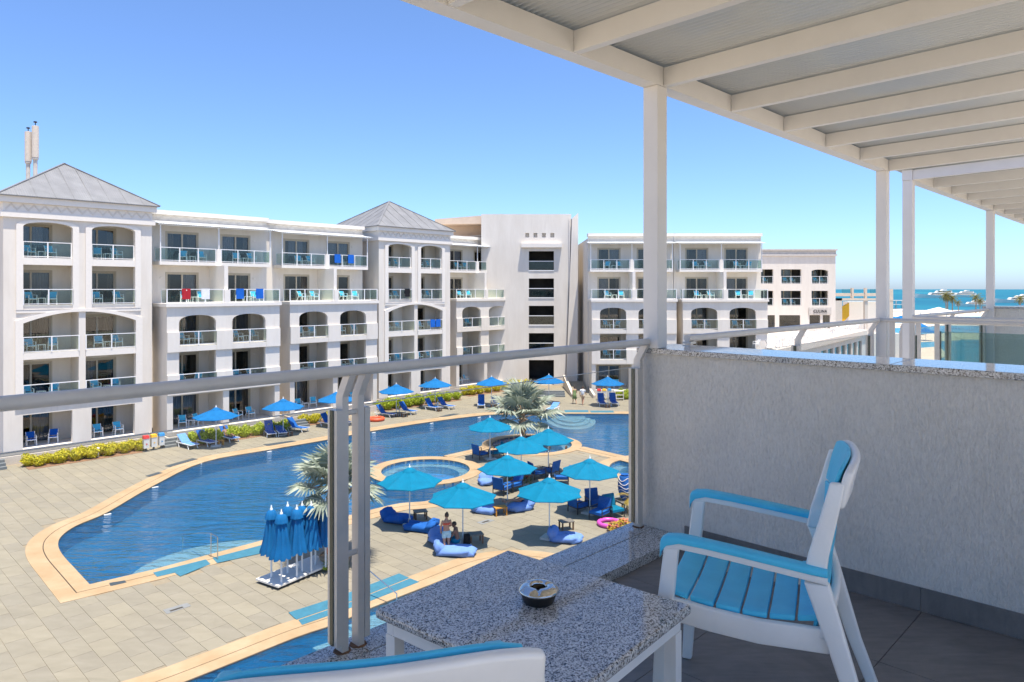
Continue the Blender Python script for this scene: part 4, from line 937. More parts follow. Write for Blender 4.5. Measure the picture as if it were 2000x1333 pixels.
# ------------------------------------------------------------------ poolside things
ORD = ['first','second','third','fourth','fifth','sixth','seventh','eighth','ninth','tenth','eleventh','twelfth','thirteenth','fourteenth','fifteenth','sixteenth','seventeenth','eighteenth']
def umbrella_parts(root, mat, Rr=1.5, zr=2.0, za=2.58, base=True):
    mb = MB(); N8 = 8; rows = [(0.10,0.0),(0.30,0.26),(0.6,0.58),(0.85,0.84),(1.0,1.0)]
    V = []; M = 4
    for t, dr in rows:
        for j in range(N8*M):
            a = 2*math.pi*j/(N8*M); k = (j % M)/M; cosw = math.cos(math.pi/N8)/math.cos((k-0.5)*2*math.pi/N8)
            sag = 0.05*math.sin(math.pi*k)*t*(1.35-t); cosw *= 1-0.055*math.sin(math.pi*k)*t
            V.append((Rr*t*math.cos(a)*cosw, Rr*t*math.sin(a)*cosw, za-(za-zr)*dr-sag+0.05*(1-t)*t))
    n = N8*M; F_ = [(i*n+j,i*n+(j+1) % n,(i+1)*n+(j+1) % n,(i+1)*n+j) for i in range(len(rows)-1) for j in range(n)]
    mb.add(V, F_); o = len(mb.v)
    edge = [V[(len(rows)-1)*n+j] for j in range(n)]
    mb.add(edge+[(x*1.002,y*1.002,z-0.035) for x, y, z in edge], [(j,(j+1) % n,n+(j+1) % n,n+j) for j in range(n)])
    c = mb.build('canopy', mat, root, fix=False)
    mb = MB(); mb.lathe([(0.0,za+0.10),(0.05,za+0.09),(0.30,za-0.045),(0.33,za-0.09)], 16); mb.build('vent', mat, c, smooth=True)
    mb = MB(); mb.lathe([(0.0,0.05),(0.028,0.05),(0.028,za+0.06),(0.0,za+0.06)], 12); mb.build('pole', MT['pole_white'], root, smooth='auto')
    mb = MB(); mb.lathe([(0.0,za+0.08),(0.05,za+0.085),(0.045,za+0.13),(0.02,za+0.17),(0.022,za+0.21),(0.0,za+0.25)], 12); mb.build('finial', MT['pole_white'], root, smooth='auto')
    for k in range(8):
        a = 2*math.pi*k/8; mb = MB(); mb.bar((0.05*math.cos(a),0.05*math.sin(a),za-0.03), (Rr*0.97*math.cos(a),Rr*0.97*math.sin(a),zr-0.01), 0.018, 0.022); mb.build('rib', MT['pole_white'], root)
    if base:
        mb = MB(); mb.box(-0.32,0.32,-0.32,0.32,0.0,0.09); mb.box(-0.06,0.06,-0.06,0.06,0.09,0.3); mb.build('base', MT['frieze_stone'], root)
isl_u = [(800,1026,'cyan parasol over the two blue bean-bag loungers, nearest the round spa'), (904,1065,'cyan parasol over the standing woman and pale bean bags'), (957,897,'cyan parasol left of the tall silver palm'), (1018,946,'cyan parasol in the middle of the island, below the palm trunk'), (1071,926,'cyan parasol right of the tall silver palm, by the far spa'), (991,994,'cyan parasol over the orange side table'), (1152,1003,'cyan parasol over the chairs beside the blue urn'), (1073,1052,'cyan parasol nearest the balcony, over a single pale bean bag')]
U0 = None
for i, (a, b, l) in enumerate(isl_u):
    p = G(a, b)
    if U0 is None:
        U0 = thing('parasol', l, 'parasol', p, 0.2, 'open cyan parasols on the pool island'); umbrella_parts(U0, MT['umbrella_cyan'])
    else: dup(U0, p, 0.2+i*0.13, l)
row_u = [(422,872,'blue parasol before the wing beside the left-edge tower, above a sunbather'), (553,850,'blue parasol above the row of three blue loungers'), (657,832,'blue parasol half hidden by the near railing post'), (774,812,'blue parasol before the left bay of the middle tower'), (850,797,'blue parasol before the right bay of the middle tower'), (960,793,'blue parasol left of the tall palm, before the long hedge'), (1072,788,'blue parasol before the wide steps of the stair block'), (1187,793,'blue parasol before the colourful bins at the right')]
V0 = None
for i, (a, b, l) in enumerate(row_u):
    p = G(a, b)
    if V0 is None:
        V0 = thing('parasol', l, 'parasol', p, 0.3, 'open blue parasols along the hotel front'); umbrella_parts(V0, MT['umbrella_blue'], 1.55, 2.05, 2.62)
    else: dup(V0, p, 0.3+i*0.17, l)
# closed parasols on a trolley
pc = Vector((-8.45, 25.7)); ang = math.atan2(2.35, 1.53); e1 = Vector((math.cos(ang), math.sin(ang))); e2 = Vector((-e1.y, e1.x))
tr = thing('parasol_trolley', 'low white wheeled trolley carrying the closed parasols', 'trolley', (pc.x,pc.y,0), ang)
for a, b in ((0,1.38),(1.42,2.8)):
    mb = MB(); mb.box(a,b,0.0,1.25,0.10,0.17); mb.build('deck_board', MT['trim_white'], tr)
    mb = MB(); mb.box(a+0.06,b-0.06,0.06,1.19,0.06,0.099); mb.build('chassis', MT['black_plastic'], tr)
for a in (0.12,1.28,1.54,2.68):
    for b in (0.1,1.15):
        mb = MB(); mb.tube([(a-0.015,b,0.045),(a+0.015,b,0.045)], 0.045, 12); mb.build('wheel', MT['black_plastic'], tr)
def closed_parts(root, h):
    mb = MB(); n = 32; prof = [(0.07,2.42),(0.13,2.30),(0.19,1.95),(0.25,1.5),(0.31,1.15),(0.35,0.98),(0.355,0.90)]
    for r, z in prof:
        for j in range(n):
            a = 2*math.pi*j/n; rr = r*(1+0.20*math.cos(j*math.pi/2)+0.07*math.sin(j*1.9+z*3)); mb.v.append((rr*math.cos(a), rr*math.sin(a), z+(0.05 if (j % 4 == 2 and z < 1) else 0)))
    for i in range(len(prof)-1):
        for j in range(n): mb.f.append((i*n+j,i*n+(j+1) % n,(i+1)*n+(j+1) % n,(i+1)*n+j)); mb.m.append(0)
    mb.build('canopy', MT['umbrella_blue'], root, smooth=True, fix=False)
    mb = MB(); n = 24; prof = [(0.04,2.52),(0.14,2.47),(0.20,2.34),(0.23,2.20)]
    for r, z in prof:
        for j in range(n):
            a = 2*math.pi*j/n; rr = r*(1+0.10*math.cos(j*math.pi/1.5)); mb.v.append((rr*math.cos(a), rr*math.sin(a), z))
    for i in range(len(prof)-1):
        for j in range(n): mb.f.append((i*n+j,i*n+(j+1) % n,(i+1)*n+(j+1) % n,(i+1)*n+j)); mb.m.append(0)
    mb.build('vent', MT['umbrella_blue'], root, smooth=True, fix=False)
    mb = MB(); mb.lathe([(0.0,0.0),(0.035,0.0),(0.035,2.5),(0.0,2.5)], 12); mb.build('pole', MT['pole_white'], root, smooth='auto')
    mb = MB(); mb.lathe([(0.0,2.5),(0.055,2.51),(0.05,2.56),(0.022,2.61),(0.024,2.66),(0.0,2.70)], 12); mb.build('finial', MT['pole_white'], root, smooth='auto')
cl = [(530,1128),(549.6,1138.6),(561.7,1119),(579.7,1126.6),(590,1117),(608,1117),(616,1103),(636,1108.5)]
cn = ['leftmost folded blue parasol on the trolley', 'folded blue parasol at the front left corner of the trolley', 'folded blue parasol third from the left on the trolley', 'folded blue parasol at the front centre of the trolley', 'small-looking folded blue parasol at the back centre of the trolley', 'folded blue parasol third from the right on the trolley', 'folded blue parasol at the back right of the trolley', 'rightmost folded blue parasol on the trolley']
C0 = None
for i, ((a, b), l) in enumerate(zip(cl, cn)):
    p = G(a, b, 0.172)
    if C0 is None:
        C0 = thing('closed_parasol', l, 'parasol', p, 0, 'closed blue parasols on the trolley'); closed_parts(C0, 2.4)
    else: dup(C0, p, i*0.5, l)
# loungers
def lounger(label, p, rz, mat, back=48):
    root = thing('sun_lounger', label, 'sun lounger', p, rz, 'blue sun loungers on the deck')
    f = MB()
    for s in (-1, 1):
        f.bar((s*0.31,-1.0,0.30), (s*0.31,0.95,0.30), 0.045, 0.05)
        for y in (-0.75, 0.55): f.bar((s*0.31,y+0.12,0.29), (s*0.33,y-0.05,0.0), 0.04, 0.04)
    for y in (-1.0, -0.1, 0.95): f.bar((-0.29,y,0.30), (0.29,y,0.30), 0.035, 0.035)
    f.build('frame', MT['plastic_white'], root)
    s = MB(); n = 8
    for i in range(n): y0 = -1.0+1.2*i/n; s.hexa([(-0.29,y0,0.315-0.02*math.sin(i/n*3.1)),(0.29,y0,0.315-0.02*math.sin(i/n*3.1)),(0.29,y0+1.2/n,0.315-0.02*math.sin((i+1)/n*3.1)),(-0.29,y0+1.2/n,0.315-0.02*math.sin((i+1)/n*3.1))], [(-0.29,y0,0.335-0.02*math.sin(i/n*3.1)),(0.29,y0,0.335-0.02*math.sin(i/n*3.1)),(0.29,y0+1.2/n,0.335-0.02*math.sin((i+1)/n*3.1)),(-0.29,y0+1.2/n,0.335-0.02*math.sin((i+1)/n*3.1))])
    s.build('seat', mat, root)
    c, q = math.cos(R(back)), math.sin(R(back)); L = 0.85
    b = MB(); b.hexa([(-0.30,0.2,0.32),(0.30,0.2,0.32),(0.30,0.2+L*c,0.32+L*q),(-0.30,0.2+L*c,0.32+L*q)], [(-0.30,0.2-0.03*q,0.32+0.03*c),(0.30,0.2-0.03*q,0.32+0.03*c),(0.30,0.2+L*c-0.03*q,0.32+L*q+0.03*c),(-0.30,0.2+L*c-0.03*q,0.32+L*q+0.03*c)]); b.build('backrest', mat, root)
    b = MB(); b.bar((0.28,0.2+L*c*0.7,0.32+L*q*0.7), (0.28,0.9,0.31), 0.03, 0.03); b.bar((-0.28,0.2+L*c*0.7,0.32+L*q*0.7), (-0.28,0.9,0.31), 0.03, 0.03); b.build('back_strut', MT['plastic_white'], root)
LG = [(366,874,'sling_pale',35,0.1,'pale blue sun lounger nearest the recycling bins'), (402,869,'sling_blue',48,0.15,'navy sun lounger left of the sunbather'), (446,861,'sling_blue',50,0.1,'navy sun lounger with a sunbather on it'), (527,851,'sling_blue',55,-0.3,'blue sun lounger, left one of the three by the second parasol'), (549,849,'sling_blue',15,-0.3,'flattened navy sun lounger between its two neighbours'), (580,842,'sling_blue',50,0.35,'blue sun lounger right of the second parasol pole'), (643,833,'sling_blue',52,0.2,'blue sun lounger just left of the railing post'), (664,830,'sling_blue',52,0.2,'blue sun lounger mostly behind the railing post'), (752,814,'sling_blue',50,0.3,'blue sun lounger beside the orange lifebuoy'), (795,808,'sling_blue',50,0.15,'navy sun lounger behind the wooden crates table'), (845,801,'sling_blue',50,0.1,'navy sun lounger left under the middle tower parasol'), (870,798,'sling_blue',48,0.1,'navy sun lounger right under the middle tower parasol'), (940,795,'sling_blue',60,-0.75,'navy sun lounger facing the camera left of the tall palm'), (972,794,'sling_blue',40,-0.3,'navy sun lounger half behind the tall palm'), (1175,792,'sling_blue',60,-0.75,'left navy sun lounger before the bins at the right'), (1198,791,'sling_blue',60,-0.75,'right navy sun lounger before the bins at the right'), (1080,803,'sling_pale',20,-1.2,'pale sun lounger right of the tall palm at the pool edge')]
for a, b, m, bk, rz, l in LG: lounger(l, G(a, b), PHI+rz, MT[m], bk)
def side_table(label, p, mat, rz=0.0, w=0.5, d=0.42, h=0.38, grp='small wooden side tables'):
    root = thing('side_table', label, 'table', p, rz, grp)
    mb = MB(); mb.box(-w/2,w/2,-d/2,d/2,h-0.04,h); mb.build('table_top', MT['wood_grey'] if mat != 'wood_orange' else MT[mat], root)
    for a in (-1, 1):
        for b in (-1, 1): mb = MB(); mb.box(a*(w/2-0.05)-0.03,a*(w/2-0.05)+0.03,b*(d/2-0.05)-0.03,b*(d/2-0.05)+0.03,0,h-0.041); mb.build('leg', MT[mat], root)
for a, b, m, w, l in ((778,814,'wood_brown',0.5,'left brown wooden side table by the navy lounger pair'), (790,815,'wood_brown',0.5,'right brown wooden side table by the navy lounger pair'), (858,804,'wood_brown',0.45,'brown side table under the middle tower parasol'), (963,797,'wood_brown',0.45,'brown side table left of the tall palm'), (1187,797,'wood_brown',0.4,'brown side table between the two loungers at the right'), (566,852,'wood_brown',0.4,'dark side table among the three loungers'), (821,1014,'wood_brown',0.62,'wooden side table behind the blue bean-bag loungers'), (929,1060,'wood_brown',0.62,'wooden side table right of the standing woman'), (977,1006,'wood_orange',0.62,'orange wooden side table under a cyan parasol'), (1106,1034,'wood_brown',0.62,'wooden side table behind the nearest pale bean bag'), (431,870,'wood_orange',0.4,'small orange side table beside the sunbather')):
    side_table(l, G(a, b), m, PHI if a < 900 and b < 900 else 0.35, w, w*0.75, 0.40 if b > 900 else 0.36)
# bean bags
def beanbag(label, p, rz, mat, L=1.45, Wd=0.85, back=0.62):
    root = thing('bean_bag', label, 'bean bag', p, rz, 'bean-bag seats on the island')
    def blob(c, s, nrm, seed, name):
        mb = MB(); n1, n2 = 14, 20; rr = random.Random(seed); ph = [rr.uniform(0, 6) for _ in range(4)]
        for i in range(n1+1):
            t = math.pi*i/n1
            for j in range(n2):
                a = 2*math.pi*j/n2
                q = lambda v, e: math.copysign(abs(v)**e, v)
                x = q(math.sin(t),0.6)*q(math.cos(a),0.6); y = q(math.sin(t),0.6)*q(math.sin(a),0.6); z = q(math.cos(t),0.8)
                w = 1+0.08*math.sin(3*a+ph[0]+2*t)+0.07*math.sin(7*a+ph[1])*math.sin(3*t+ph[2])+0.05*math.sin(5*t+4*a)
                v = Vector((x*s[0]*w, y*s[1]*w, z*s[2]*w)); v.rotate(Euler((nrm,0,0))); mb.v.append((v.x+c[0], v.y+c[1], max(0.0, v.z+c[2])))
        for i in range(n1):
            for j in range(n2): mb.f.append((i*n2+j,(i+1)*n2+j,(i+1)*n2+(j+1) % n2,i*n2+(j+1) % n2)); mb.m.append(0)
        return mb.build(name, mat, root, smooth=True, fix=False)
    sd = int(p.x*37+p.y*11); blob((0,0,0.16), (Wd/2, L/2, 0.19), 0, sd, 'seat'); blob((0,L/2-0.24,0.30), (Wd/2*0.95, 0.20, back/2*0.9), -0.6, sd+1, 'backrest')
for a, b, m, rz, L, l in ((775,1019,'bean_blue',1.1,1.5,'bright blue bean-bag lounger left of the parasol pole'), (822,1036,'bean_blue',-1.9,1.6,'bright blue bean-bag lounger in front of the parasol pole'), (862,1062,'bean_pale',0.5,1.3,'pale blue bean bag behind the standing woman'), (888,1083,'bean_pale',1.35,1.7,'long pale blue bean bag in front of the standing woman'), (948,1001,'bean_pale',1.2,1.3,'blue bean bag with towels left of the orange table'), (1016,996,'bean_pale',-1.0,1.4,'pale bean bag with a lying sunbather'), (1103,1057,'bean_pale',1.25,1.45,'pale blue bean bag under the nearest parasol'), (949,946,'bean_pale',0.1,0.9,'single round blue bean bag right of the round spa')):
    beanbag(l, G(a, b), rz, MT[m], L)
# square lounge chairs on the island
def lounge_chair(label, p, rz, mat='sling_blue'):
    root = thing('lounge_chair', label, 'chair', p, rz, 'square blue lounge chairs on the island')
    mb = MB(); mb.hexa([(-0.34,0.25,0.30),(0.34,0.25,0.30),(0.34,0.33,0.30),(-0.34,0.33,0.30)], [(-0.34,0.42,0.95),(0.34,0.42,0.95),(0.34,0.48,0.95),(-0.34,0.48,0.95)]); mb.build('backrest', MT[mat], root)
    mb = MB(); mb.box(-0.34,0.34,-0.42,0.26,0.30,0.42); mb.build('seat', MT[mat], root)
    f = MB()
    for s in (-1, 1):
        for y in (-0.38, 0.34): f.box(s*0.36-0.018,s*0.36+0.018,y-0.018,y+0.018,0,0.58)
        f.bar((s*0.36,-0.4,0.58), (s*0.36,0.38,0.58), 0.05, 0.03); f.bar((s*0.36,-0.4,0.28), (s*0.36,0.36,0.28), 0.03, 0.03)
    for y in (-0.38, 0.34): f.bar((-0.36,y,0.28), (0.36,y,0.28), 0.03, 0.03)
    f.build('frame', MT['black_plastic'], root)
for a, b, rz, l in ((938,896,2.3,'navy lounge chair under the parasol left of the palm'), (970,894,-1.2,'cyan-topped lounge chair facing it left of the palm'), (1027,932,2.4,'navy lounge chair left of the parasol pole by the far spa'), (1049,934,2.0,'navy lounge chair between the two island parasols'), (1076,930,-2.3,'low navy lounge chair right of the parasol pole by the far spa'), (981,965,2.5,'tall navy lounge chair behind the orange table parasol'), (1003,958,-0.8,'navy lounge chair in the shade at the island centre'), (1098,944,-1.6,'navy lounge chair behind the parasol beside the urn'), (1129,1000,2.2,'blue lounge chair left under the parasol beside the urn'), (1161,996,0.3,'navy lounge chair behind the parasol base near the urn'), (1172,1014,-0.7,'blue lounge chair with a grey towel over its arm'), (1198,1008,0.5,'light blue lounge chair nearest the blue urn')):
    lounge_chair(l, G(a, b), rz, 'sling_blue' if 'cyan' not in l and 'light' not in l else 'umbrella_cyan')
# hedge bushes
def bush_mesh(seed, mat):
    rr = random.Random(seed); mb = MB()
    for k in range(620):
        d = Vector((rr.gauss(0,1), rr.gauss(0,1), rr.gauss(0.25,1))).normalized(); r = 0.43*(0.74+0.34*rr.random()**1.5)*(1+0.12*math.sin(4*d.x+seed)+0.12*math.sin(5*d.y+seed*2)+0.08*math.sin(7*d.z+seed)); c = Vector((d.x*r, d.y*r, d.z*r*0.86+0.37))
        if c.z < 0.02: continue
        t = (d+Vector((rr.gauss(0,0.6), rr.gauss(0,0.6), rr.gauss(0,0.6)))).normalized(); a = t.orthogonal().normalized(); b = t.cross(a); q = rr.uniform(0,6.28); a, b = a*math.cos(q)+b*math.sin(q), b*math.cos(q)-a*math.sin(q)
        l = rr.uniform(0.045,0.085); w = l*0.5; mb.add([c-a*l, c+b*w+t*0.01, c+a*l, c-b*w+t*0.01], [(0,1,2,3)])
    f = mb.build('foliage_tmp', mat, fix=False).data
    o = bpy.data.objects['foliage_tmp']; bpy.data.objects.remove(o)
    return f
BM = {c: [bush_mesh(s, MT['leaf_'+c]) for s in range(3)] for c in ('lime','yellow')}
mb = MB(); mb.lathe([(0.0,0.0),(0.2,0.02),(0.28,0.2),(0.28,0.40),(0.2,0.55),(0.0,0.62)], 10); BCORE = {c: mb.mesh('core', MT['leaf_'+c], True) for c in ('lime','yellow')}
def bush(p, s, col, label, grp):
    t = thing('bush', label, 'bush', p, random.uniform(0, 6), grp); t.scale = (s, s, s*random.uniform(0.9,1.05)); put('foliage', random.choice(BM[col]), t); put('core', BCORE[col], t)
def hedge(rows, col, where, n, u0, u1, v, s=1.0, stag=0.5):
    for i in range(n):
        u = u0+(u1-u0)*i/(n-1); vv = v+(stag if i % 2 == 0 else 0.0); p = D1*(u+random.uniform(-0.08,0.08))+D2*vv
        bush((p.x,p.y,0.02), s*random.uniform(0.85,1.12), 'lime' if random.random() < 0.3 and col == 'mix' else ('yellow' if col == 'mix' else col), ORD[i]+' clipped round bush from the left '+where, 'clipped bushes along the hotel front')
def uv(px, py): p = G(px, py).to_2d(); return p.dot(D1), p.dot(D2)
a, b = uv(52,908), uv(272,880); hedge(0, 'yellow', 'in the row before the left-edge tower', 14, a[0], b[0], 51.4)
a, b = uv(362,862), uv(550,838); hedge(0, 'lime', 'in the row behind the left parasols', 15, a[0], b[0], 50.6, 1.15)
a, b = uv(597,828), uv(668,816); hedge(0, 'yellow', 'in the short row left of the railing post', 7, a[0], b[0], 51.8)
a, b = uv(745,803), uv(905,783); hedge(0, 'lime', 'in the row before the middle tower', 16, a[0], b[0], 52.8, 1.15)
a, b = uv(930,776), uv(1042,758); hedge(0, 'yellow', 'in the long row behind the tall palm', 16, a[0], b[0], 54.0, 1.1)
for i, (px, py) in enumerate(((1212,779),(1222,780),(1232,779),(1244,779),(1258,779))): bush(G(px,py), 1.25, 'lime', ORD[i]+' bush from the left in the bed right of the bins', 'clipped bushes along the hotel front')
def bed(u0, v0, u1, v1):
    P = [D1*a+D2*b for a, b in ((u0,v0-0.55),(u1,v1-0.55),(u1,v1+1.1),(u0,v0+1.1))]; mb = MB(); mb.prism([(p.x,p.y) for p in ccw(P)], -0.012, 0.016); struct(mb.build('planting_bed', MT['soil']))
a, b = uv(42,908), uv(275,880); bed(a[0], 51.3, b[0], 51.3)
a, b = uv(355,862), uv(555,838); bed(a[0], 50.5, b[0], 50.5)
a, b = uv(590,828), uv(672,816); bed(a[0], 51.7, b[0], 51.7)
a, b = uv(740,803), uv(910,783); bed(a[0], 52.7, b[0], 52.7)
a, b = uv(925,776), uv(1045,758); bed(a[0], 53.9, b[0], 53.9)
# bins, bollards, buoys, handrails
BIN = {}
def bin_(p, col, rz, label):
    root = thing('recycling_bin', label, 'bin', p, rz, 'colour-lidded recycling bins')
    mb = MB(); mb.box(-0.17,0.17,-0.14,0.14,0.22,0.86); mb.build('body', MT['bin_white'], root)
    mb = MB(); mb.hexa([(-0.19,-0.16,0.862),(0.19,-0.16,0.862),(0.19,0.16,0.862),(-0.19,0.16,0.862)], [(-0.17,-0.13,1.04),(0.17,-0.13,1.04),(0.17,0.15,1.06),(-0.17,0.15,1.06)]); mb.build('lid', MT[col], root)
    mb = MB(); mb.lathe([(0.0,0.50),(0.075,0.50),(0.075,0.505),(0.0,0.505)], 3, (0,0,0)); mb.xform(Matrix.Translation((0,-0.1455,0.0)) @ Matrix.Translation((0,0,0.5)) @ Matrix.Rotation(R(90),4,'X') @ Matrix.Translation((0,0,-0.5))); mb.build('emblem', MT[col], root)
    mb = MB(); mb.box(-0.05,0.05,-0.05,0.05,0.03,0.219); mb.box(-0.22,0.22,-0.18,0.18,0.0,0.03); mb.build('stand', MT['grate_dark'], root)
for a, b, c, l in ((285,882,'bin_red','red-lidded recycling bin near the left-edge tower'), (300,879,'bin_yellow','yellow-lidded recycling bin near the left-edge tower'), (315,876,'bin_blue','blue-lidded recycling bin near the left-edge tower'), (1170,781,'bin_red','red-lidded recycling bin behind the two loungers at the right'), (1180,781,'bin_yellow','yellow-lidded recycling bin behind the two loungers at the right'), (1190,780,'bin_blue','blue-lidded recycling bin behind the two loungers at the right')): bin_(G(a, b), c, PHI if a < 400 else 0, l)
p = G(1208,782); sh = thing('towel_shelf', 'white open shelf beside the bins at the right', 'shelf', p, 0)
for z in (0.15,0.5,0.88): mb = MB(); mb.box(-0.45,0.45,-0.2,0.2,z,z+0.05); mb.build('shelf_board', MT['trim_white'], sh)
for x in (-0.47,0.452): mb = MB(); mb.box(x,x+0.04,-0.22,0.22,0,0.98); mb.build('side_panel', MT['trim_white'], sh)
for i, (a, b, l) in enumerate(((191,893,'white bollard lamp at the hedge before the left-edge tower'), (466,851,'white bollard lamp before the lime hedge'), (855,799,'white bollard lamp before the middle tower hedge'))):
    r = thing('bollard_lamp', l, 'lamp', G(a, b), 0, 'bollard lamps by the hedges')
    mb = MB(); mb.lathe([(0.0,0.0),(0.07,0.0),(0.07,0.5),(0.0,0.5)], 12); mb.build('post', MT['trim_white'], r, smooth='auto'); mb = MB(); mb.lathe([(0.0,0.64),(0.10,0.60),(0.11,0.52),(0.0,0.502)], 12); mb.build('cap', MT['trim_white'], r, smooth='auto')
def torus(name, p, R0, r, mat, label, cat, rot=(0,0,0)):
    mb = MB(); mb.tube([(R0*math.cos(2*math.pi*i/36), R0*math.sin(2*math.pi*i/36), 0) for i in range(36)], r, 12, closed=True); o = mb.build(name, mat, smooth=True, fix=False); o.location = p; o.rotation_euler = rot; return tag(o, label, cat)
torus('float_ring', G(735,822)+Vector((0,0,0.15)), 0.55, 0.15, MT['buoy_orange'], 'orange inflatable ring lying by the far pool edge', 'float')
torus('lifebuoy', G(651,1098)+Vector((0,0,0.55)), 0.27, 0.06, MT['buoy_orange'], 'orange and white lifebuoy hanging right of the folded parasols', 'lifebuoy', (R(75),0,0.6))
torus('float_ring', G(1190,1026)+Vector((0,0,0.10)), 0.48, 0.10, MT['float_pink'], 'pink inflatable ring beside the flower bed', 'float')
hr = thing('pool_handrail', 'bent steel handrail at the pool entry steps', 'handrail', (0,0,0))
q1, q2, q3 = G(412,1089), G(425,1094), G(357,1066,-0.2)
mb = MB(); mb.tube([q1, q1+Vector((0,0,0.98)), (q1*0.6+q3*0.4)+Vector((0,0,0.80)), q3+Vector((0,0,0.45)), q3-Vector((0,0,0.25))], 0.022, 10); mb.build('rail', MT['steel'], hr, smooth='auto')
mb = MB(); mb.tube([q2, q2+Vector((0,0,0.92)), q1+Vector((0,0,0.978))], 0.022, 10); mb.build('rail', MT['steel'], hr, smooth='auto')
hr = thing('pool_handrail', 'slanting steel handrail at the near pool steps', 'handrail', (0,0,0)); q1, q2 = G(722,1165), G(775,1203,-0.3)
mb = MB(); mb.tube([q1, q1+Vector((0,0,0.9)), q2+Vector((0,0,0.75)), q2-Vector((0,0,0.1))], 0.022, 10); mb.build('rail', MT['steel'], hr, smooth='auto')
# fan palms with silver leaves
def fan_palm(label, p, zc, rad, seed, trunk_h, nl=24, mat='leaf_silver', tilt0=-0.5):
    rr = random.Random(seed); root = thing('fan_palm', label, 'palm tree', p)
    mb = MB(); mb.tube([(0,0,0),(0.02,0,trunk_h*0.5),(0,0.02,trunk_h)], [0.26,0.20,0.22], 12)
    for k in range(26):
        a = k*2.4; z = trunk_h*(0.3+0.7*k/26); mb.bar((0.17*math.cos(a),0.17*math.sin(a),z), (0.36*math.cos(a),0.36*math.sin(a),z+0.32), 0.09, 0.03)
    mb.build('trunk', MT['palm_trunk'], root)
    cr = MB(); pet = MB(); n_b = 30
    for i in range(nl):
        a = i*2.39996+rr.uniform(-0.2,0.2); e = tilt0+(1.45-tilt0)*((nl-1-i)/(nl-1))**0.9+rr.uniform(-0.1,0.1)
        d = Vector((math.cos(a)*math.cos(e), math.sin(a)*math.cos(e), math.sin(e))); pl = rad*rr.uniform(0.46,0.60); b0 = Vector((0,0,trunk_h)); h = b0+d*pl+Vector((0,0,-0.05))
        pet.tube([b0, b0+d*pl*0.5+Vector((0,0,0.04)), h], [0.045,0.035,0.022], 6)
        sd = Vector((-math.sin(a), math.cos(a), 0)); up = sd.cross(d)*-1.0
        if up.z < 0: up = -up
        fl = rad*rr.uniform(0.46,0.56)
        for k in range(n_b):
            t = -2.25+4.5*k/(n_b-1); dr = (d*math.cos(t)+sd*math.sin(t)).normalized(); cup = 0.18*abs(math.sin(t)); L = fl*(1-0.10*abs(t)/2.25)*rr.uniform(0.92,1.05)
            w = L*0.5*4.5/n_b*1.25; pr = (sd*math.cos(t)-d*math.sin(t)).normalized()
            m = h+dr*L*0.55+up*cup*L*0.55; tip = h+dr*L+up*(cup*L*0.8-0.16*L*rr.uniform(0.3,1.6))-Vector((0,0,0.10*L)); f = up*w*0.35*(1 if k % 2 else -1)
            cr.add([h, m-pr*w*0.55+f, m+pr*w*0.55-f, tip-pr*0.006, tip+pr*0.006], [(0,1,2),(1,3,4,2)])
    o = cr.build('crown', MT[mat], root, fix=False); pet.build('leaf_stalk', MT['palm_trunk'], root, smooth='auto'); return root
fan_palm('tall silver fan palm growing beside the far round spa', Vector((0.74,50.4,-0.1)), 2.4, 2.9, 3, 1.9, 19, tilt0=-0.35)
pp = G(655,1098); fan_palm('silver fan palm behind the near railing post', Vector((pp.x,pp.y,0.05)), 3.3, 2.1, 8, 2.9, 18, tilt0=-0.4)
def planter(p, r, h, label):
    mb = MB(); mb.lathe([(0.0,0.0),(r*0.85,0.0),(r,h),(r*0.9,h),(r*0.88,h-0.06),(0,h-0.06)], 20, mi=0); tag(mb.build('planter', MT['coping_stone'], loc=p, smooth='auto'), label, 'planter')
planter(Vector((0.74,50.4,-0.74)), 0.7, 0.95, 'round stone planter at the foot of the tall palm')
planter(Vector((pp.x,pp.y,0.0)), 0.65, 0.32, 'low stone planter at the foot of the palm by the railing post')
# leafy clumps
def clump(name, p, n, r, h, mat, label, cat, l=0.10, parts=None):
    rr = random.Random(n); root = thing(name, label, cat, p)
    mb = MB()
    for k in range(n):
        a = rr.uniform(0, 6.28); q = r*math.sqrt(rr.random()); c = Vector((q*math.cos(a), q*math.sin(a), rr.uniform(0.05, h)*(1-0.5*q/r)+0.02)); t = Vector((rr.gauss(0,0.6), rr.gauss(0,0.6), 1)).normalized(); u = t.orthogonal().normalized(); v = t.cross(u); g = rr.uniform(0,6.28); u, v = u*math.cos(g)+v*math.sin(g), v*math.cos(g)-u*math.sin(g); s = l*rr.uniform(0.6,1.2)
        mb.add([c-u*s, c+v*s*0.4, c+u*s, c-v*s*0.4], [(0,1,2,3)])
    mb.build('foliage', MT[mat], root, fix=False)
    st = MB()
    for k in range(14): a = rr.uniform(0, 6.28); q = r*0.8*math.sqrt(rr.random()); st.tube([(q*0.6*math.cos(a),q*0.6*math.sin(a),0),(q*math.cos(a),q*math.sin(a),h*0.7)], 0.012, 5)
    st.build('stem', MT['palm_trunk'], root)
    if parts:
        fm = MB()
        for k in range(60):
            a = rr.uniform(0, 6.28); q = r*math.sqrt(rr.random()); fm.lathe([(0.0,-0.03),(0.055,0.0),(0.0,0.035)], 6, (q*math.cos(a), q*math.sin(a), h*rr.uniform(0.8,1.1)*(1-0.4*q/r)))
        fm.build('blossoms', MT[parts], root)
clump('flower_bed', G(1219,1041), 700, 0.75, 0.6, 'leaf_gold', 'yellow and red flowering plants at the foot of the corner post', 'plant', 0.09, 'flower_red')
clump('shrub', G(655,1112), 260, 0.5, 0.4, 'leaf_lime', 'small lime shrub by the lifebuoy behind the railing post', 'shrub', 0.08)
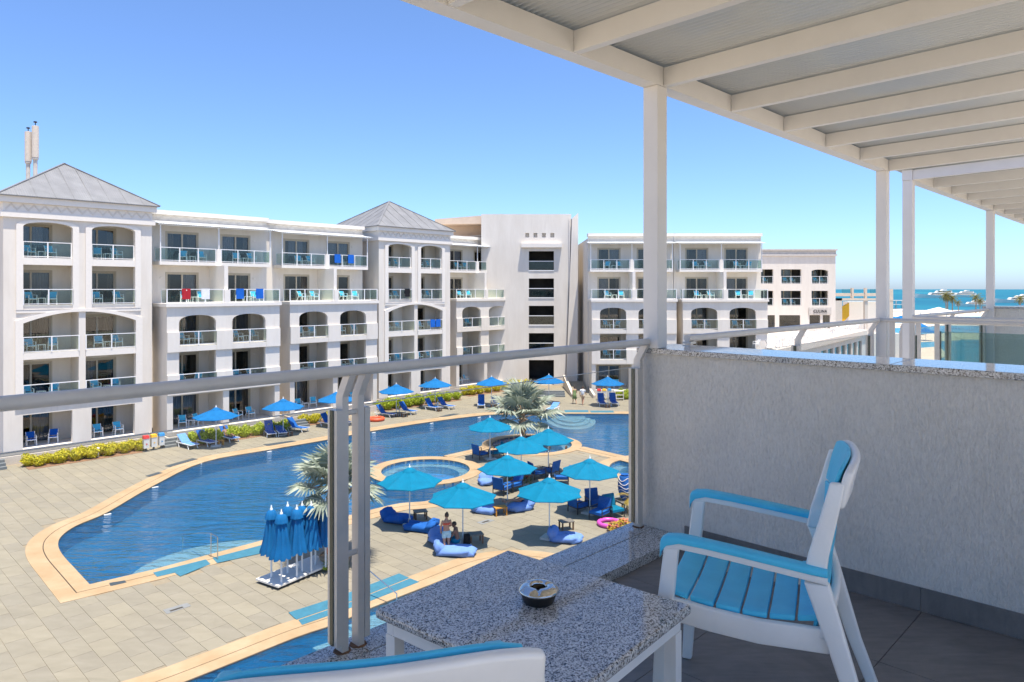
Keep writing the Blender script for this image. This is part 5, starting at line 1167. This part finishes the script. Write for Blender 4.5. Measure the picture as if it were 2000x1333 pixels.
clump('shrub', G(1012,944), 380, 0.8, 0.7, 'leaf_palm', 'mixed green shrub in the middle of the island', 'shrub', 0.09, 'flower_red')
# blue urn on a stand and its feathery palm
up_ = G(1220,1000); us = thing('urn_stand', 'small dark square stand holding the blue urn', 'stand', up_, 0.4)
mb = MB(); mb.box(-0.42,0.42,-0.42,0.42,0.55,0.60); mb.build('top', MT['wood_grey'], us)
for a in (-1,1):
    for b in (-1,1): mb = MB(); mb.box(a*0.36-0.025,a*0.36+0.025,b*0.36-0.025,b*0.36+0.025,0,0.549); mb.build('leg', MT['black_plastic'], us)
ur = thing('urn', 'tall blue urn painted with white swirls', 'urn', up_+Vector((0,0,0.602)))
upr = lambda z: 0.16+0.17*math.sin(min(1, z/1.15)*math.pi*0.82)
mb = MB(); mb.lathe([(0.0,0.0)]+[(upr(1.15*i/16), 1.15*i/16) for i in range(17)]+[(0.14,1.18),(0.20,1.24),(0.16,1.24),(0.0,1.1)], 24); mb.build('body', MT['sling_blue'], ur, smooth='auto')
for k in range(6):
    z0 = 0.12+0.18*k; mb = MB(); mb.tube([((upr(z0+0.07*math.sin(3*a+k))+0.012)*math.cos(a), (upr(z0+0.07*math.sin(3*a+k))+0.012)*math.sin(a), z0+0.07*math.sin(3*a+k)) for a in [2*math.pi*i/40 for i in range(40)]], 0.014, 5, closed=True); mb.build('swirl', MT['trim_white'], ur, fix=False)
def feather_palm(label, p, th, rad, n, seed, mat='leaf_palm', tr=0.14, grp=None, nl=15, lean=0.0):
    rr = random.Random(seed); root = thing('feather_palm', label, 'palm tree', p, 0, grp)
    mb = MB(); top = Vector((lean*th, 0, th)); mb.tube([Vector((0,0,0)), Vector((lean*th*0.35,0,th*0.5)), top], [tr*1.25,tr,tr*0.9], 8); mb.build('trunk', MT['palm_trunk'], root, smooth='auto')
    cr = MB()
    for i in range(n):
        a = i*2.39996; e = 1.15-1.9*(i/n)**0.9+rr.uniform(-0.12,0.12); L = rad*rr.uniform(0.85,1.1); pts = []; h = Vector((math.cos(a),math.sin(a),0)); p0 = top.copy(); ang = e
        for s in range(7):
            pts.append(p0.copy()); p0 = p0+(h*math.cos(ang)+Vector((0,0,math.sin(ang))))*L/6; ang -= 0.26
        sd = Vector((-math.sin(a),math.cos(a),0))
        for s in range(6):
            for q in range(nl//5):
                c = pts[s].lerp(pts[s+1], q/(nl//5)); d = (pts[s+1]-pts[s]).normalized()
                for g in (-1, 1):
                    l = L*0.30*math.sin(math.pi*(0.15+0.8*(s+q/3)/6)); t = c+(sd*g*0.85+d*0.6-Vector((0,0,0.35))).normalized()*l; w = d*L*0.018
                    cr.add([c-w, c+w, t], [(0,1,2)])
    cr.build('crown', MT[mat], root, fix=False); return root
feather_palm('yellow-green feather palm beside the blue urn', G(1236,1003), 0.75, 1.0, 22, 5, 'leaf_gold', 0.10)
# ------------------------------------------------------------------ right-hand background: annex, terrace, lagoon, sea front
YC = 100.2; cx = lambda p: (p-1000)/F*YC
an = thing('annex_building', 'low white annex with the dark CULINA sign beyond the right wing', 'building', (0,YC,0))
cz = lambda y: EYE+(HOR-y)/F*YC
hl = [rect(cx(1440), cx(1510.4), cz(554.5), cz(526.5)), rect(cx(1525.4), cx(1565), cz(554.5), cz(526.5)), arch(cx(1585), cx(1617.6), cz(554.5), cz(530.5), cz(526.8), 10), rect(cx(1440), cx(1510.4), cz(597.5), cz(568.5)), rect(cx(1525.4), cx(1565), cz(597.5), cz(568.5)), rect(cx(1585), cx(1617.6), cz(597.5), cz(568.5)),
      rect(cx(1494), cx(1513.6), cz(642), cz(616)), rect(cx(1522), cx(1563), cz(642), cz(616)), rect(cx(1581), cx(1602), cz(642), cz(616)), rect(cx(1607), cx(1621), cz(642), cz(616))]
zb = cz(648)
mb = MB(); panel(mb, rect(cx(1400), cx(1632), zb, cz(500.5)), hl, 0, 0.4); mb.build('front_wall', MT['render_wall'], an)
mb = MB(); mb.box(cx(1400),cx(1632),3.0,14,zb,cz(500)); mb.box(cx(1400),cx(1632),0.42,2.99,cz(523),cz(500)); mb.box(cx(1632)-0.3,cx(1632),0.42,2.99,zb,cz(523)); mb.build('building_core', MT['render_wall'], an)
mb = MB(); mb.box(cx(1400),cx(1631.5),2.8,2.95,zb,cz(525)); mb.build('room_interior', MT['room_shade'], an)
for y in (554.5,597.5,642): mb = MB(); mb.box(cx(1400),cx(1631),0.41,2.79,cz(y)-0.3,cz(y)-0.01); mb.build('floor_slab', MT['trim_white'], an)
mb = MB(); mb.box(cx(1400),cx(1632)+0.15,-0.2,3,cz(500.4),cz(497)); mb.box(cx(1400),cx(1632)+0.05,-0.05,3,cz(496.9),cz(490)); mb.box(cx(1400),cx(1632)+0.2,-0.25,3,cz(489.9),cz(487)); mb.build('cornice', MT['frieze_stone'], an)
for a, b, y in ((1472,1510,554.5),(1526,1564.5,554.5),(1585.5,1617,554.5),(1472,1510,597.5),(1526,1564.5,597.5),(1585.5,1617,597.5)):
    railing(an, cx(a), cx(b), 0.1, cz(y)+0.002, 2, 1.05)
    w = put('window', FRAME, an, (cx(a)+0.05,1.9,cz(y)), scale=(0.9,1,1)); put('pane', PANE1, w); put('pane', PANE2, w); put('curtain', CURT[2][1], w); put('sheer_curtain', CURT[1][0], w)
for a, b in ((1494,1513.6),(1522,1563),(1581,1602),(1607,1621)): mb = MB(); mb.box(cx(a)+0.01,cx(b)-0.01,0.15,0.17,cz(641.5),cz(616.3)); mb.build('shop_window', MT['door_glass'], an)
mb = MB(); mb.box(cx(1579.5),cx(1623),-0.12,-0.002,cz(615),cz(601)); sg = mb.build('sign_board', MT['frieze_stone'], an)
cu = bpy.data.curves.new('sign_text', 'FONT'); cu.body = 'CULINA'; cu.size = 0.60; cu.extrude = 0.03; cu.align_x = 'CENTER'; cu.space_character = 1.12
to = bpy.data.objects.new('tmp_text', cu); COL.objects.link(to); bpy.context.view_layer.update()
me = bpy.data.meshes.new_from_object(to.evaluated_get(bpy.context.evaluated_depsgraph_get())); bpy.data.objects.remove(to); me.materials.clear(); me.materials.append(MT['black_plastic'])
o = put('lettering', me, sg, (cx(1601),-0.16,cz(611)), scale=(0.82,1.0,1.0)); o.rotation_euler = (R(90),0,0)
M0 = an
FP = {(1472,554.5):'upper left', (1526,554.5):'upper middle', (1585.5,554.5):'upper right', (1472,597.5):'lower left', (1526,597.5):'lower middle', (1585.5,597.5):'lower right'}
for (a, y), nm in FP.items():
    for i, dx in enumerate((0.9, 1.9)):
        o = put('balcony_chair', CH_B, None, (cx(a)+dx,YC+0.9,cz(y)+0.003), 0.2*i); tag(o, ('left' if i == 0 else 'right')+' blue chair on the '+nm+' balcony of the annex', 'chair', 'balcony chairs on the hotel fronts')
# terrace with white dining chairs, glazed arcade below
zt = zb
te = thing('terrace', 'raised white dining terrace in front of the annex with glazed arcade below', 'terrace', (0,0,0))
ta = at(1478, 66, zt); tb_ = at(1742, 100, zt); tc = at(1632, 100.15, zt)
def edge(t): return Vector((26.0+(52.0-26.0)*t, 70.0+(104.0-70.0)*t))
mb = MB(); P = [edge(0), edge(1.0), Vector((52,100.1+6)), Vector((cx(1634),100.1+6)), Vector((cx(1634),100.1)), Vector((26.2,100.1))]; mb.prism([(p.x,p.y) for p in P], zt-0.7, zt); mb.build('terrace_slab', MT['platform_edge'], te)
ed = (edge(1)-edge(0)).normalized(); en = Vector((ed.y,-ed.x)); Ld = (edge(1)-edge(0)).length; ea = math.atan2(ed.y, ed.x)
arc = thing('arcade', 'white arcade with teal glazing under the dining terrace', 'building', (edge(0).x,edge(0).y,-1.7), ea)
hl = [rect(1.5+3.3*k, 3.9+3.3*k, 0.1, zt+0.3) for k in range(12)]
mb = MB(); panel(mb, rect(0, Ld, 0, zt+0.99), hl, 0.3, 0.7); mb.build('front_wall', MT['render_wall'], arc)
mb = MB(); mb.box(0.1,Ld-0.1,2.5,2.7,0,zt+0.9); mb.build('room_interior', MT['spa_tile'], arc)
for k in range(12): mb = MB(); mb.box(1.52+3.3*k,3.88+3.3*k,0.5,0.52,0.12,zt+0.28); mb.build('pane', MT['green_glass'], arc)
ba = thing('balustrade', 'white balustrade with slim posts along the dining terrace', 'balustrade', (edge(0).x,edge(0).y,zt), ea)
mb = MB(); mb.box(0,Ld,0.1,0.16,0.98,1.04); mb.build('handrail', MT['rail_white'], ba)
for k in range(38): mb = MB(); mb.box(0.3+k*1.12,0.36+k*1.12,0.1,0.16,0.0,0.979); mb.build('post', MT['rail_white'], ba)
rng2 = random.Random(4); k = 0
CH_W = small_chair(MT['plastic_white'])
for r in range(2):
    for i in range(17):
        t = 0.03+i/17.5; p = edge(t)-en*(1.1+1.3*r); k += 1
        o = put('dining_chair', CH_W, None, (p.x,p.y,zt+0.002), rng2.uniform(0,6)); tag(o, ORD[i]+' white dining chair from the left in the '+('front' if r == 0 else 'back')+' row on the terrace', 'chair', 'white dining chairs on the terrace')
def far_umb(p, rad, zr, za, mat, label, grp):
    r = thing('parasol', label, 'parasol', p, 0.3, grp); mb = MB(); mb.lathe([(0.0,za),(rad*0.5,(za+zr)/2+0.05),(rad,zr),(rad,zr-0.12)], 8); mb.build('canopy', mat, r); mb = MB(); mb.lathe([(0.04,0),(0.04,za)], 8); mb.build('pole', MT['pole_white'], r)
for i, (px, Y, l) in enumerate(((1655,72,'blue parasol under the terrace edge, left one'), (1690,76,'blue parasol under the terrace edge, right one'))): far_umb(at(px,Y,-1.7), 2.6, 2.6, 3.9, MT['umbrella_blue'], l, 'parasols below the terrace')
# peach stair pavilion with yellow stair
pv = thing('stair_pavilion', 'peach open pavilion with bright yellow stair flank', 'building', (0,118,0)); vx = lambda p: (p-1000)/F*118; vz = lambda y: EYE+(HOR-y)/F*118
for a, b, c, d in ((1628,1745,583,587.5),(1628,1645,583,648),(1690,1696,583,648),(1737,1745,565,648),(1628,1745,573,579),(1664,1668,563,583),(1690,1694,563,583)):
    fo = 0.013*(int(a)+int(c)*3) % 0.17; mb = MB(); mb.box(vx(a),vx(b),fo,0.5+fo,vz(d),vz(c)); mb.build('frame', MT['beige_render'] if c != 583 or d < 600 else MT['platform_edge'], pv)
mb = MB(); mb.hexa([(vx(1640),0.6,vz(640)),(vx(1662),0.6,vz(618)),(vx(1662),1.0,vz(618)),(vx(1640),1.0,vz(640))], [(vx(1640),0.6,vz(604)),(vx(1662),0.6,vz(592)),(vx(1662),1.0,vz(592)),(vx(1640),1.0,vz(604))]); mb.build('stair_flank', MT['slide_yellow'], pv)
mb = MB(); mb.box(vx(1628),vx(1636.5),0.55,0.9,vz(640),vz(592)); mb.build('stair_flank', MT['slide_yellow'], pv)
mb = MB(); mb.box(vx(1668),vx(1745),2,4,-1.7,vz(590)); mb.build('back_wall', MT['trim_white'], pv)
mb = MB(); mb.box(vx(1625),vx(1745),-2.5,4.5,-1.7,vz(650)); mb.build('base', MT['platform_edge'], pv)
for a in (1645,1700):
    mb = MB(); mb.box(vx(a),vx(a+18),0.2,0.22,vz(573),vz(565)); mb.build('pane', MT['rail_glass'], pv)
# lagoon pools and sand
def gz(px, py, z=-1.66): return G(px, py, z).to_2d()
def flatz(name, pts, z, mat): mb = MB(); mb.prism([(p.x,p.y) for p in ccw([gz(a, b, z) for a, b in pts])], z-0.02, z); return struct(mb.build(name, mat))
flatz('lagoon', [(1640,760),(2150,760),(2150,668),(1790,662),(1700,672)], -1.66, MT['lagoon_water'])
flatz('lagoon', [(1755,655),(1860,650),(2150,655),(2150,640),(1850,636),(1730,642)], -1.66, MT['lagoon_water'])
flatz('lagoon', [(1600,632),(2150,630),(2150,618),(1600,619)], -1.65, MT['lagoon_water'])
flatz('sand_spit', [(1740,742),(1800,716),(1852,694),(1835,677),(1740,684)], -1.62, MT['sand'])
flatz('sand_spit', [(1790,669),(1875,665),(1880,662),(1800,660)], -1.62, MT['sand'])
for i, (px, py, m, l) in enumerate(((1742,630,'umbrella_blue','blue beach parasol seen between the two right posts'), (1760,628,'umbrella_blue','second blue beach parasol between the two right posts'), (1798,648,'umbrella_blue','blue beach parasol right of the third post'), (1808,660,'umbrella_blue','blue beach parasol low between the thin rail posts'), (1822,640,'bin_yellow','yellow beach parasol right of the third post'), (1850,640,'trim_white','white beach parasol left of the lagoon'), (1870,636,'trim_white','white beach parasol above the lagoon'), (1896,640,'trim_white','white beach parasol right of the lagoon'), (1752,684,'bin_yellow','yellow-orange beach parasol near the sand'), (1910,632,'umbrella_cyan','cyan beach parasol far right'))):
    p = G(px, py+6, -1.7); far_umb(p, 2.0, 2.2, 3.2, MT[m], l, 'beach parasols by the lagoon')
p = G(1833,622,-1.7); r = thing('tent', 'large white peaked beach tent below the palms', 'tent', p)
mb = MB(); mb.add([(-6,-4,2.6),(6,-4,2.6),(6,4,2.6),(-6,4,2.6),(0,0,4.8)], [(0,1,4),(1,2,4),(2,3,4),(3,0,4)]); mb.build('canopy', MT['trim_white'], r)
for a in (-5.7,5.7):
    for b in (-3.7,3.7): mb = MB(); mb.box(a-0.1,a+0.1,b-0.1,b+0.1,0,2.7); mb.build('pole', MT['pole_white'], r)
for i, (px, pyt, pyb, l) in enumerate(((1848,570,612,'tallest of the twin palms left of the moored boat'), (1851,574,612,'slimmer of the twin palms'), (1860,577,612,'palm just right of the twin palms'), (1872,587,612,'short palm third from the twin palms'), (1906,575,612,'tall palm left of the far post'), (1914,583,612,'shorter palm next to the far post'), (1993,578,615,'palm cut by the right edge of the view'))):
    Y = F*(EYE+1.7)/(pyb-HOR); th = (pyb-pyt)/F*Y; feather_palm(l, at(px, Y, -1.7), th*0.86, th*0.40, 26, 20+i, 'leaf_palm', th*0.022, 'palms along the shore', 15, 0.03*(i % 3-1))
def yacht(label, px, py, L, flip=1):
    Y = F*(EYE+1.72)/(py-HOR); r = thing('motor_yacht', label, 'yacht', at(px, Y, -1.75), 0.15*flip, 'white motor yachts on the sea'); s = L/30; w = 3.4*s
    mb = MB(); xs = [-15,-13,-6,2,9,13,16]; wd = [2.6,3.1,3.4,3.4,2.8,1.5,0.05]; hz = [2.2,2.2,2.3,2.5,2.9,3.3,3.7]
    secs = []
    for x, a, h in zip(xs, wd, hz): secs.append([(x*s*flip,-a*s*0.8,-0.3),(x*s*flip,a*s*0.8,-0.3),(x*s*flip,a*s,h*s),(x*s*flip,-a*s,h*s)])
    loft(mb, secs); mb.build('hull', MT['trim_white'], r)
    for x0, x1, z0, z1, m, nm in ((-13,6,2.35,4.4,'trim_white','cabin'), (-12,5.5,3.0,3.7,'door_glass','window_band'), (-11,1,4.45,6.0,'trim_white','upper_deck'), (-10,0.5,4.9,5.5,'black_plastic','window_band'), (-7,-3,6.05,7.0,'trim_white','flybridge')):
        q = 2.6 if 'window' not in nm else 2.66; q = q*0.8 if z0 > 4 else q
        mb = MB(); b = [(x0*s*flip,-q*s,z0*s),(x1*s*flip,-q*s,z0*s),(x1*s*flip,q*s,z0*s),(x0*s*flip,q*s,z0*s)]; t = [(x0*s*flip,-q*s,z1*s),((x1-1.6)*s*flip,-q*s,z1*s),((x1-1.6)*s*flip,q*s,z1*s),(x0*s*flip,q*s,z1*s)]
        mb.hexa(b, t); mb.build(nm, MT['black_plastic'] if nm == 'window_band' else MT[m], r)
yacht('larger white motor yacht anchored left of the palms', 1829, 582.5, 52, -1)
yacht('white motor yacht partly behind the palm crowns', 1877, 581, 46, -1)
yacht('white motor boat moored between the palms near shore', 1900, 599, 22, -1)
yacht('white yacht at the right edge of the sea', 1985, 592, 34, -1)
r = thing('jetty_hut', 'small white lattice hut on the jetty between the right posts', 'hut', G(1744,603,-1.7))
for x in (-6,-2,2,6): mb = MB(); mb.box(x-0.3,x+0.3,-0.3,0.3,0,5); mb.build('post', MT['trim_white'], r)
for z in (2.4,5.02): mb = MB(); mb.box(-9 if z > 4 else -6.5,7,-2,2,z,z+0.4); mb.build('roof', MT['trim_white'], r)
flatz('jetty', [(1690,606),(1775,603),(1775,607),(1690,612)], -1.5, MT['frieze_stone'])
# hills far away on the horizon are only water here
# ------------------------------------------------------------------ people
POSES = {
 'stand': dict(pel=(0,0,0.90), wa=(0,0.01,1.05), ch=(0,0.0,1.27), nk=(0,0.01,1.42), hd=(0.02,0.05,1.56), sh=0.165, el=((-0.24,0.0,1.10),(0.22,0.06,1.12)), wr=((-0.20,0.12,0.92),(0.12,0.24,1.05)), kn=((-0.09,0.02,0.49),(0.10,0.05,0.49)), an=((-0.10,-0.03,0.08),(0.11,-0.01,0.08)), hip=0.09),
 'walk': dict(pel=(0,0,0.90), wa=(0,0.01,1.05), ch=(0,0.02,1.27), nk=(0,0.03,1.42), hd=(0,0.06,1.56), sh=0.17, el=((-0.24,-0.08,1.10),(0.24,0.08,1.10)), wr=((-0.24,-0.02,0.86),(0.22,0.28,0.95)), kn=((-0.09,0.14,0.50),(0.09,-0.02,0.48)), an=((-0.09,0.20,0.08),(0.09,-0.28,0.12)), hip=0.09),
 'sit': dict(pel=(0,0,0.42), wa=(0,0.0,0.57), ch=(0,0.06,0.79), nk=(0,0.10,0.94), hd=(0,0.15,1.07), sh=0.18, el=((-0.26,0.16,0.66),(0.26,0.16,0.66)), wr=((-0.18,0.38,0.58),(0.16,0.38,0.58)), kn=((-0.14,0.44,0.50),(0.14,0.44,0.50)), an=((-0.13,0.46,0.07),(0.13,0.46,0.07)), hip=0.10),
 'recline': dict(pel=(0,0,0.47), wa=(0,-0.10,0.56), ch=(0,-0.27,0.72), nk=(0,-0.37,0.84), hd=(0,-0.42,0.97), sh=0.17, el=((-0.28,-0.16,0.62),(0.28,-0.16,0.62)), wr=((-0.22,0.10,0.56),(0.22,0.10,0.56)), kn=((-0.11,0.40,0.58),(0.11,0.42,0.50)), an=((-0.11,0.78,0.46),(0.11,0.82,0.46)), hip=0.09),
 'swim': dict(pel=(0,0,-0.55), wa=(0,0.02,-0.40), ch=(0,0.04,-0.18), nk=(0,0.05,-0.02), hd=(0,0.08,0.12), sh=0.18, el=((-0.30,0.16,-0.25),(0.30,0.16,-0.25)), wr=((-0.28,0.40,-0.12),(0.28,0.40,-0.12)), kn=((-0.11,0.20,-0.62),(0.11,0.20,-0.62)), an=((-0.11,0.28,-0.68),(0.11,0.30,-0.68)), hip=0.09)}
def lerp(a, b, t): return tuple(a[i]+(b[i]-a[i])*t for i in range(3))
def person(label, p, rz, pose, skin, clothes, hair='hair_brown', s=1.0, bun=False):
    J = POSES[pose]; root = thing('person', label, 'person', p, rz); root.scale = (s, s, s)
    mb = MB()
    def ell(a, b, ra, rb, n=12, sq=0.68):
        st = len(mb.v); mb.tube([a, lerp(a, b, 0.5), b], [ra, (ra+rb)/2*1.0, rb], n)
    up = (Vector(J['ch'])-Vector(J['pel'])).normalized(); fw = Vector((0,1,0)); fw = (fw-up*fw.dot(up)).normalized()
    def torso(m, spec):                                # flattened body rings: (joint position, half width, half depth)
        o = len(m.v); n = 14
        for q, w, d in spec:
            for j in range(n): a = 2*math.pi*j/n; v = Vector(q)+Vector((1,0,0))*w*math.cos(a)+fw*d*math.sin(a); m.v.append(tuple(v))
        for i in range(len(spec)-1):
            for j in range(n): m.f.append((o+i*n+j,o+i*n+(j+1) % n,o+(i+1)*n+(j+1) % n,o+(i+1)*n+j)); m.m.append(0)
        m.f.append(tuple(o+j for j in reversed(range(n)))); m.m.append(0); m.f.append(tuple(o+(len(spec)-1)*n+j for j in range(n))); m.m.append(0)
    pel, wa, ch, nk, hd = (Vector(J[k]) for k in ('pel','wa','ch','nk','hd'))
    body = [(pel-up*0.09,0.10,0.075),(pel,0.165,0.105),(wa,0.125,0.085),(ch-up*0.05,0.145,0.10),(ch+up*0.06,0.165,0.095),(nk-up*0.03,0.09,0.06),(nk+up*0.03,0.052,0.052)]
    torso(mb, body)
    mb.tube([nk-up*0.02, hd-Vector((0,0.02,0.05))], [0.052,0.05], 10)
    st = len(mb.v); mb.lathe([(0.0,-0.125),(0.045,-0.115),(0.07,-0.06),(0.082,0.0),(0.080,0.05),(0.05,0.10),(0.0,0.118)], 14); mb.xform(Matrix.Translation(hd) @ Matrix.Diagonal((0.92,1.12,1.0,1.0)), st)
    mb.tube([hd+Vector((0,0.08,0.015)), hd+Vector((0,0.112,-0.02))], [0.012,0.017], 6)
    for q in (-1, 1): mb.tube([hd+Vector((q*0.068,0,0.02)), hd+Vector((q*0.088,-0.01,-0.02))], 0.016, 6)
    for i, q in enumerate((-1, 1)):
        sh = ch+up*0.08+Vector((q*J['sh'],0,0)); el = Vector(J['el'][i]); wr = Vector(J['wr'][i]); hp = pel+Vector((q*J['hip'],0,-0.02)); kn = Vector(J['kn'][i]); an = Vector(J['an'][i])
        mb.tube([ch+up*0.05+Vector((q*0.08,0,0)), sh, lerp(sh, el, 0.35), el, lerp(el, wr, 0.3), wr], [0.05,0.058,0.047,0.038,0.040,0.026], 10)
        d = (wr-el).normalized(); sd = d.cross(Vector((0,0,1)));  sd = sd.normalized() if sd.length > 0.1 else Vector((1,0,0)); nn = sd.cross(d)
        mb.tube([wr, wr+d*0.05, wr+d*0.09], [0.026,0.036,0.034], 8)
        for k in range(4): b = wr+d*0.085+sd*(0.033-0.022*k); L = (0.055,0.068,0.063,0.048)[k]; mb.tube([b, b+d*L*0.55, b+d*L*0.95-nn*0.022], [0.0115,0.011,0.0095], 6)
        mb.tube([wr+d*0.03+sd*0.03, wr+d*0.065+sd*0.058, wr+d*0.10+sd*0.062], [0.014,0.013,0.010], 6)
        mb.tube([pel+Vector((q*0.05,0,0)), hp, lerp(hp, kn, 0.4), kn, lerp(kn, an, 0.3), an], [0.085,0.092,0.078,0.054,0.054,0.035], 10)
        toe = Vector((0,1,0)) if pose not in ('recline',) else Vector((0,0.25,0.97))
        mb.tube([an-toe*0.04-Vector((0,0,0.035)) if pose != 'recline' else an, an+toe*0.07-Vector((0,0,0.045)) if pose != 'recline' else an+toe*0.08, an+toe*0.15-Vector((0,0,0.055)) if pose != 'recline' else an+toe*0.16], [0.036,0.038,0.024], 8)
    o = mb.build('body', MT[skin], root); md = o.modifiers.new('r', 'REMESH'); md.mode = 'VOXEL'; md.voxel_size = 0.012; md.use_smooth_shade = True
    sm = o.modifiers.new('s', 'SMOOTH'); sm.iterations = 2; sm.factor = 0.4
    bpy.context.view_layer.update(); me = bpy.data.meshes.new_from_object(o.evaluated_get(bpy.context.evaluated_depsgraph_get())); o.modifiers.clear(); o.data = me
    h = MB(); st = 0; h.lathe([(0.088,-0.03),(0.094,0.03),(0.088,0.075),(0.055,0.115),(0.0,0.130)], 14); h.xform(Matrix.Translation(hd-Vector((0,0.022,0))) @ Matrix.Diagonal((0.92,1.08,1.0,1.0)))
    if bun: k = len(h.v); h.lathe([(0.0,-0.045),(0.04,-0.02),(0.045,0.015),(0.0,0.05)], 10); h.xform(Matrix.Translation(hd+Vector((0,-0.06,0.13))), k)
    h.build('hair', MT[hair], root, smooth=True)
    e = MB()
    for q in (-1, 1): e.lathe([(0.0,-0.008),(0.010,0.0),(0.0,0.008)], 8, hd+Vector((q*0.03,0.086,0.015)))
    e.bar(hd+Vector((-0.022,0.083,-0.055)), hd+Vector((0.022,0.083,-0.055)), 0.008, 0.010); e.build('face', MT['hair_brown'], root)
    for kind, mat in clothes:
        m = MB()
        if kind in ('shorts', 'briefs'):
            torso(m, [(pel-up*0.10,0.13,0.095),(pel-up*0.02,0.178,0.118),(pel+up*0.06,0.155,0.105)])
            if kind == 'shorts':
                for i, q in enumerate((-1, 1)): hp = pel+Vector((q*J['hip'],0,-0.02)); kn = Vector(J['kn'][i]); m.tube([lerp(hp, kn, -0.1), lerp(hp, kn, 0.2), lerp(hp, kn, 0.52)], [0.10,0.105,0.098], 12)
        elif kind == 'bikini': torso(m, [(ch-up*0.055,0.152,0.108),(ch+up*0.01,0.163,0.112),(ch+up*0.022,0.160,0.104)])
        elif kind == 'shirt':
            torso(m, [(pel-up*0.02,0.18,0.12),(wa,0.150,0.11),(ch-up*0.05,0.165,0.118),(ch+up*0.06,0.182,0.11),(nk-up*0.02,0.10,0.075)])
            for i, q in enumerate((-1, 1)): sh = ch+up*0.08+Vector((q*J['sh'],0,0)); el = Vector(J['el'][i]); m.tube([sh-Vector((q*0.03,0,0)), lerp(sh, el, 0.3), lerp(sh, el, 0.75)], [0.07,0.066,0.06], 10)
        elif kind == 'dress': torso(m, [(pel-up*0.42,0.24,0.20),(pel-up*0.02,0.19,0.13),(wa,0.145,0.105),(ch-up*0.02,0.165,0.115),(ch+up*0.06,0.165,0.10)])
        m.build({'shorts':'shorts','briefs':'swim_briefs','bikini':'bikini_top','shirt':'shirt','dress':'dress'}[kind], MT[mat], root, smooth=True)
    return root
cloth('cloth_coral', (0.55,0.09,0.05)); cloth('cloth_aqua', (0.42,0.60,0.62)); cloth('cloth_green', (0.18,0.25,0.10)); cloth('cloth_sand', (0.55,0.42,0.30))
person('woman standing in a coral bikini top and pale shorts, hair in a bun', G(872,1082), 0.35, 'stand', 'skin', [('bikini','cloth_coral'),('shorts','cloth_aqua')], bun=True)
person('person in blue shorts sitting on a bean bag beside the standing woman', G(893,1075), 1.4, 'sit', 'skin_dark', [('shorts','umbrella_cyan')])
q = G(446,861); person('sunbather in dark swimwear reclining on the navy lounger by the left parasol', q+Vector((D2.x*0.15,D2.y*0.15,-0.10)), PHI+math.pi+0.1, 'recline', 'skin_dark', [('briefs','towel_black')])
person('walking person in a coral top and long green skirt near the ramp', G(1122,789), 0.2, 'walk', 'skin', [('dress','cloth_green'),('bikini','cloth_coral')], s=1.0)
person('walking person in a white shirt and sand shorts near the ramp', G(1138,791), -0.4, 'walk', 'skin', [('shirt','towel_white'),('shorts','cloth_sand')], s=1.05)
person('bather with wet skin in the far round spa, left one', Vector((2.6,48.6,-0.05)), 2.0, 'swim', 'skin', [('briefs','towel_red')])
person('dark-haired bather in the far round spa, right one', Vector((3.75,48.7,-0.05)), 2.4, 'swim', 'skin_dark', [('briefs','towel_blue')])
q = G(1014,993); person('sunbather lying on the pale bean bag under a cyan parasol', q+Vector((0,0,-0.08)), 1.9, 'recline', 'skin', [('briefs','cloth_coral'),('bikini','cloth_coral')])
# bag and towel beside the sitting person
mb = MB(); mb.hexa([(-0.16,-0.12,0),(0.16,-0.12,0),(0.16,0.12,0),(-0.16,0.12,0)], [(-0.12,-0.09,0.5),(0.12,-0.09,0.5),(0.12,0.09,0.5),(-0.12,0.09,0.5)]); bg = put('backpack', mb.mesh('backpack', MT['towel_black']), None, G(912,1066), 0.3); bev(bg, 0.05); tag(bg, 'black backpack standing by the parasol base behind the woman', 'bag')
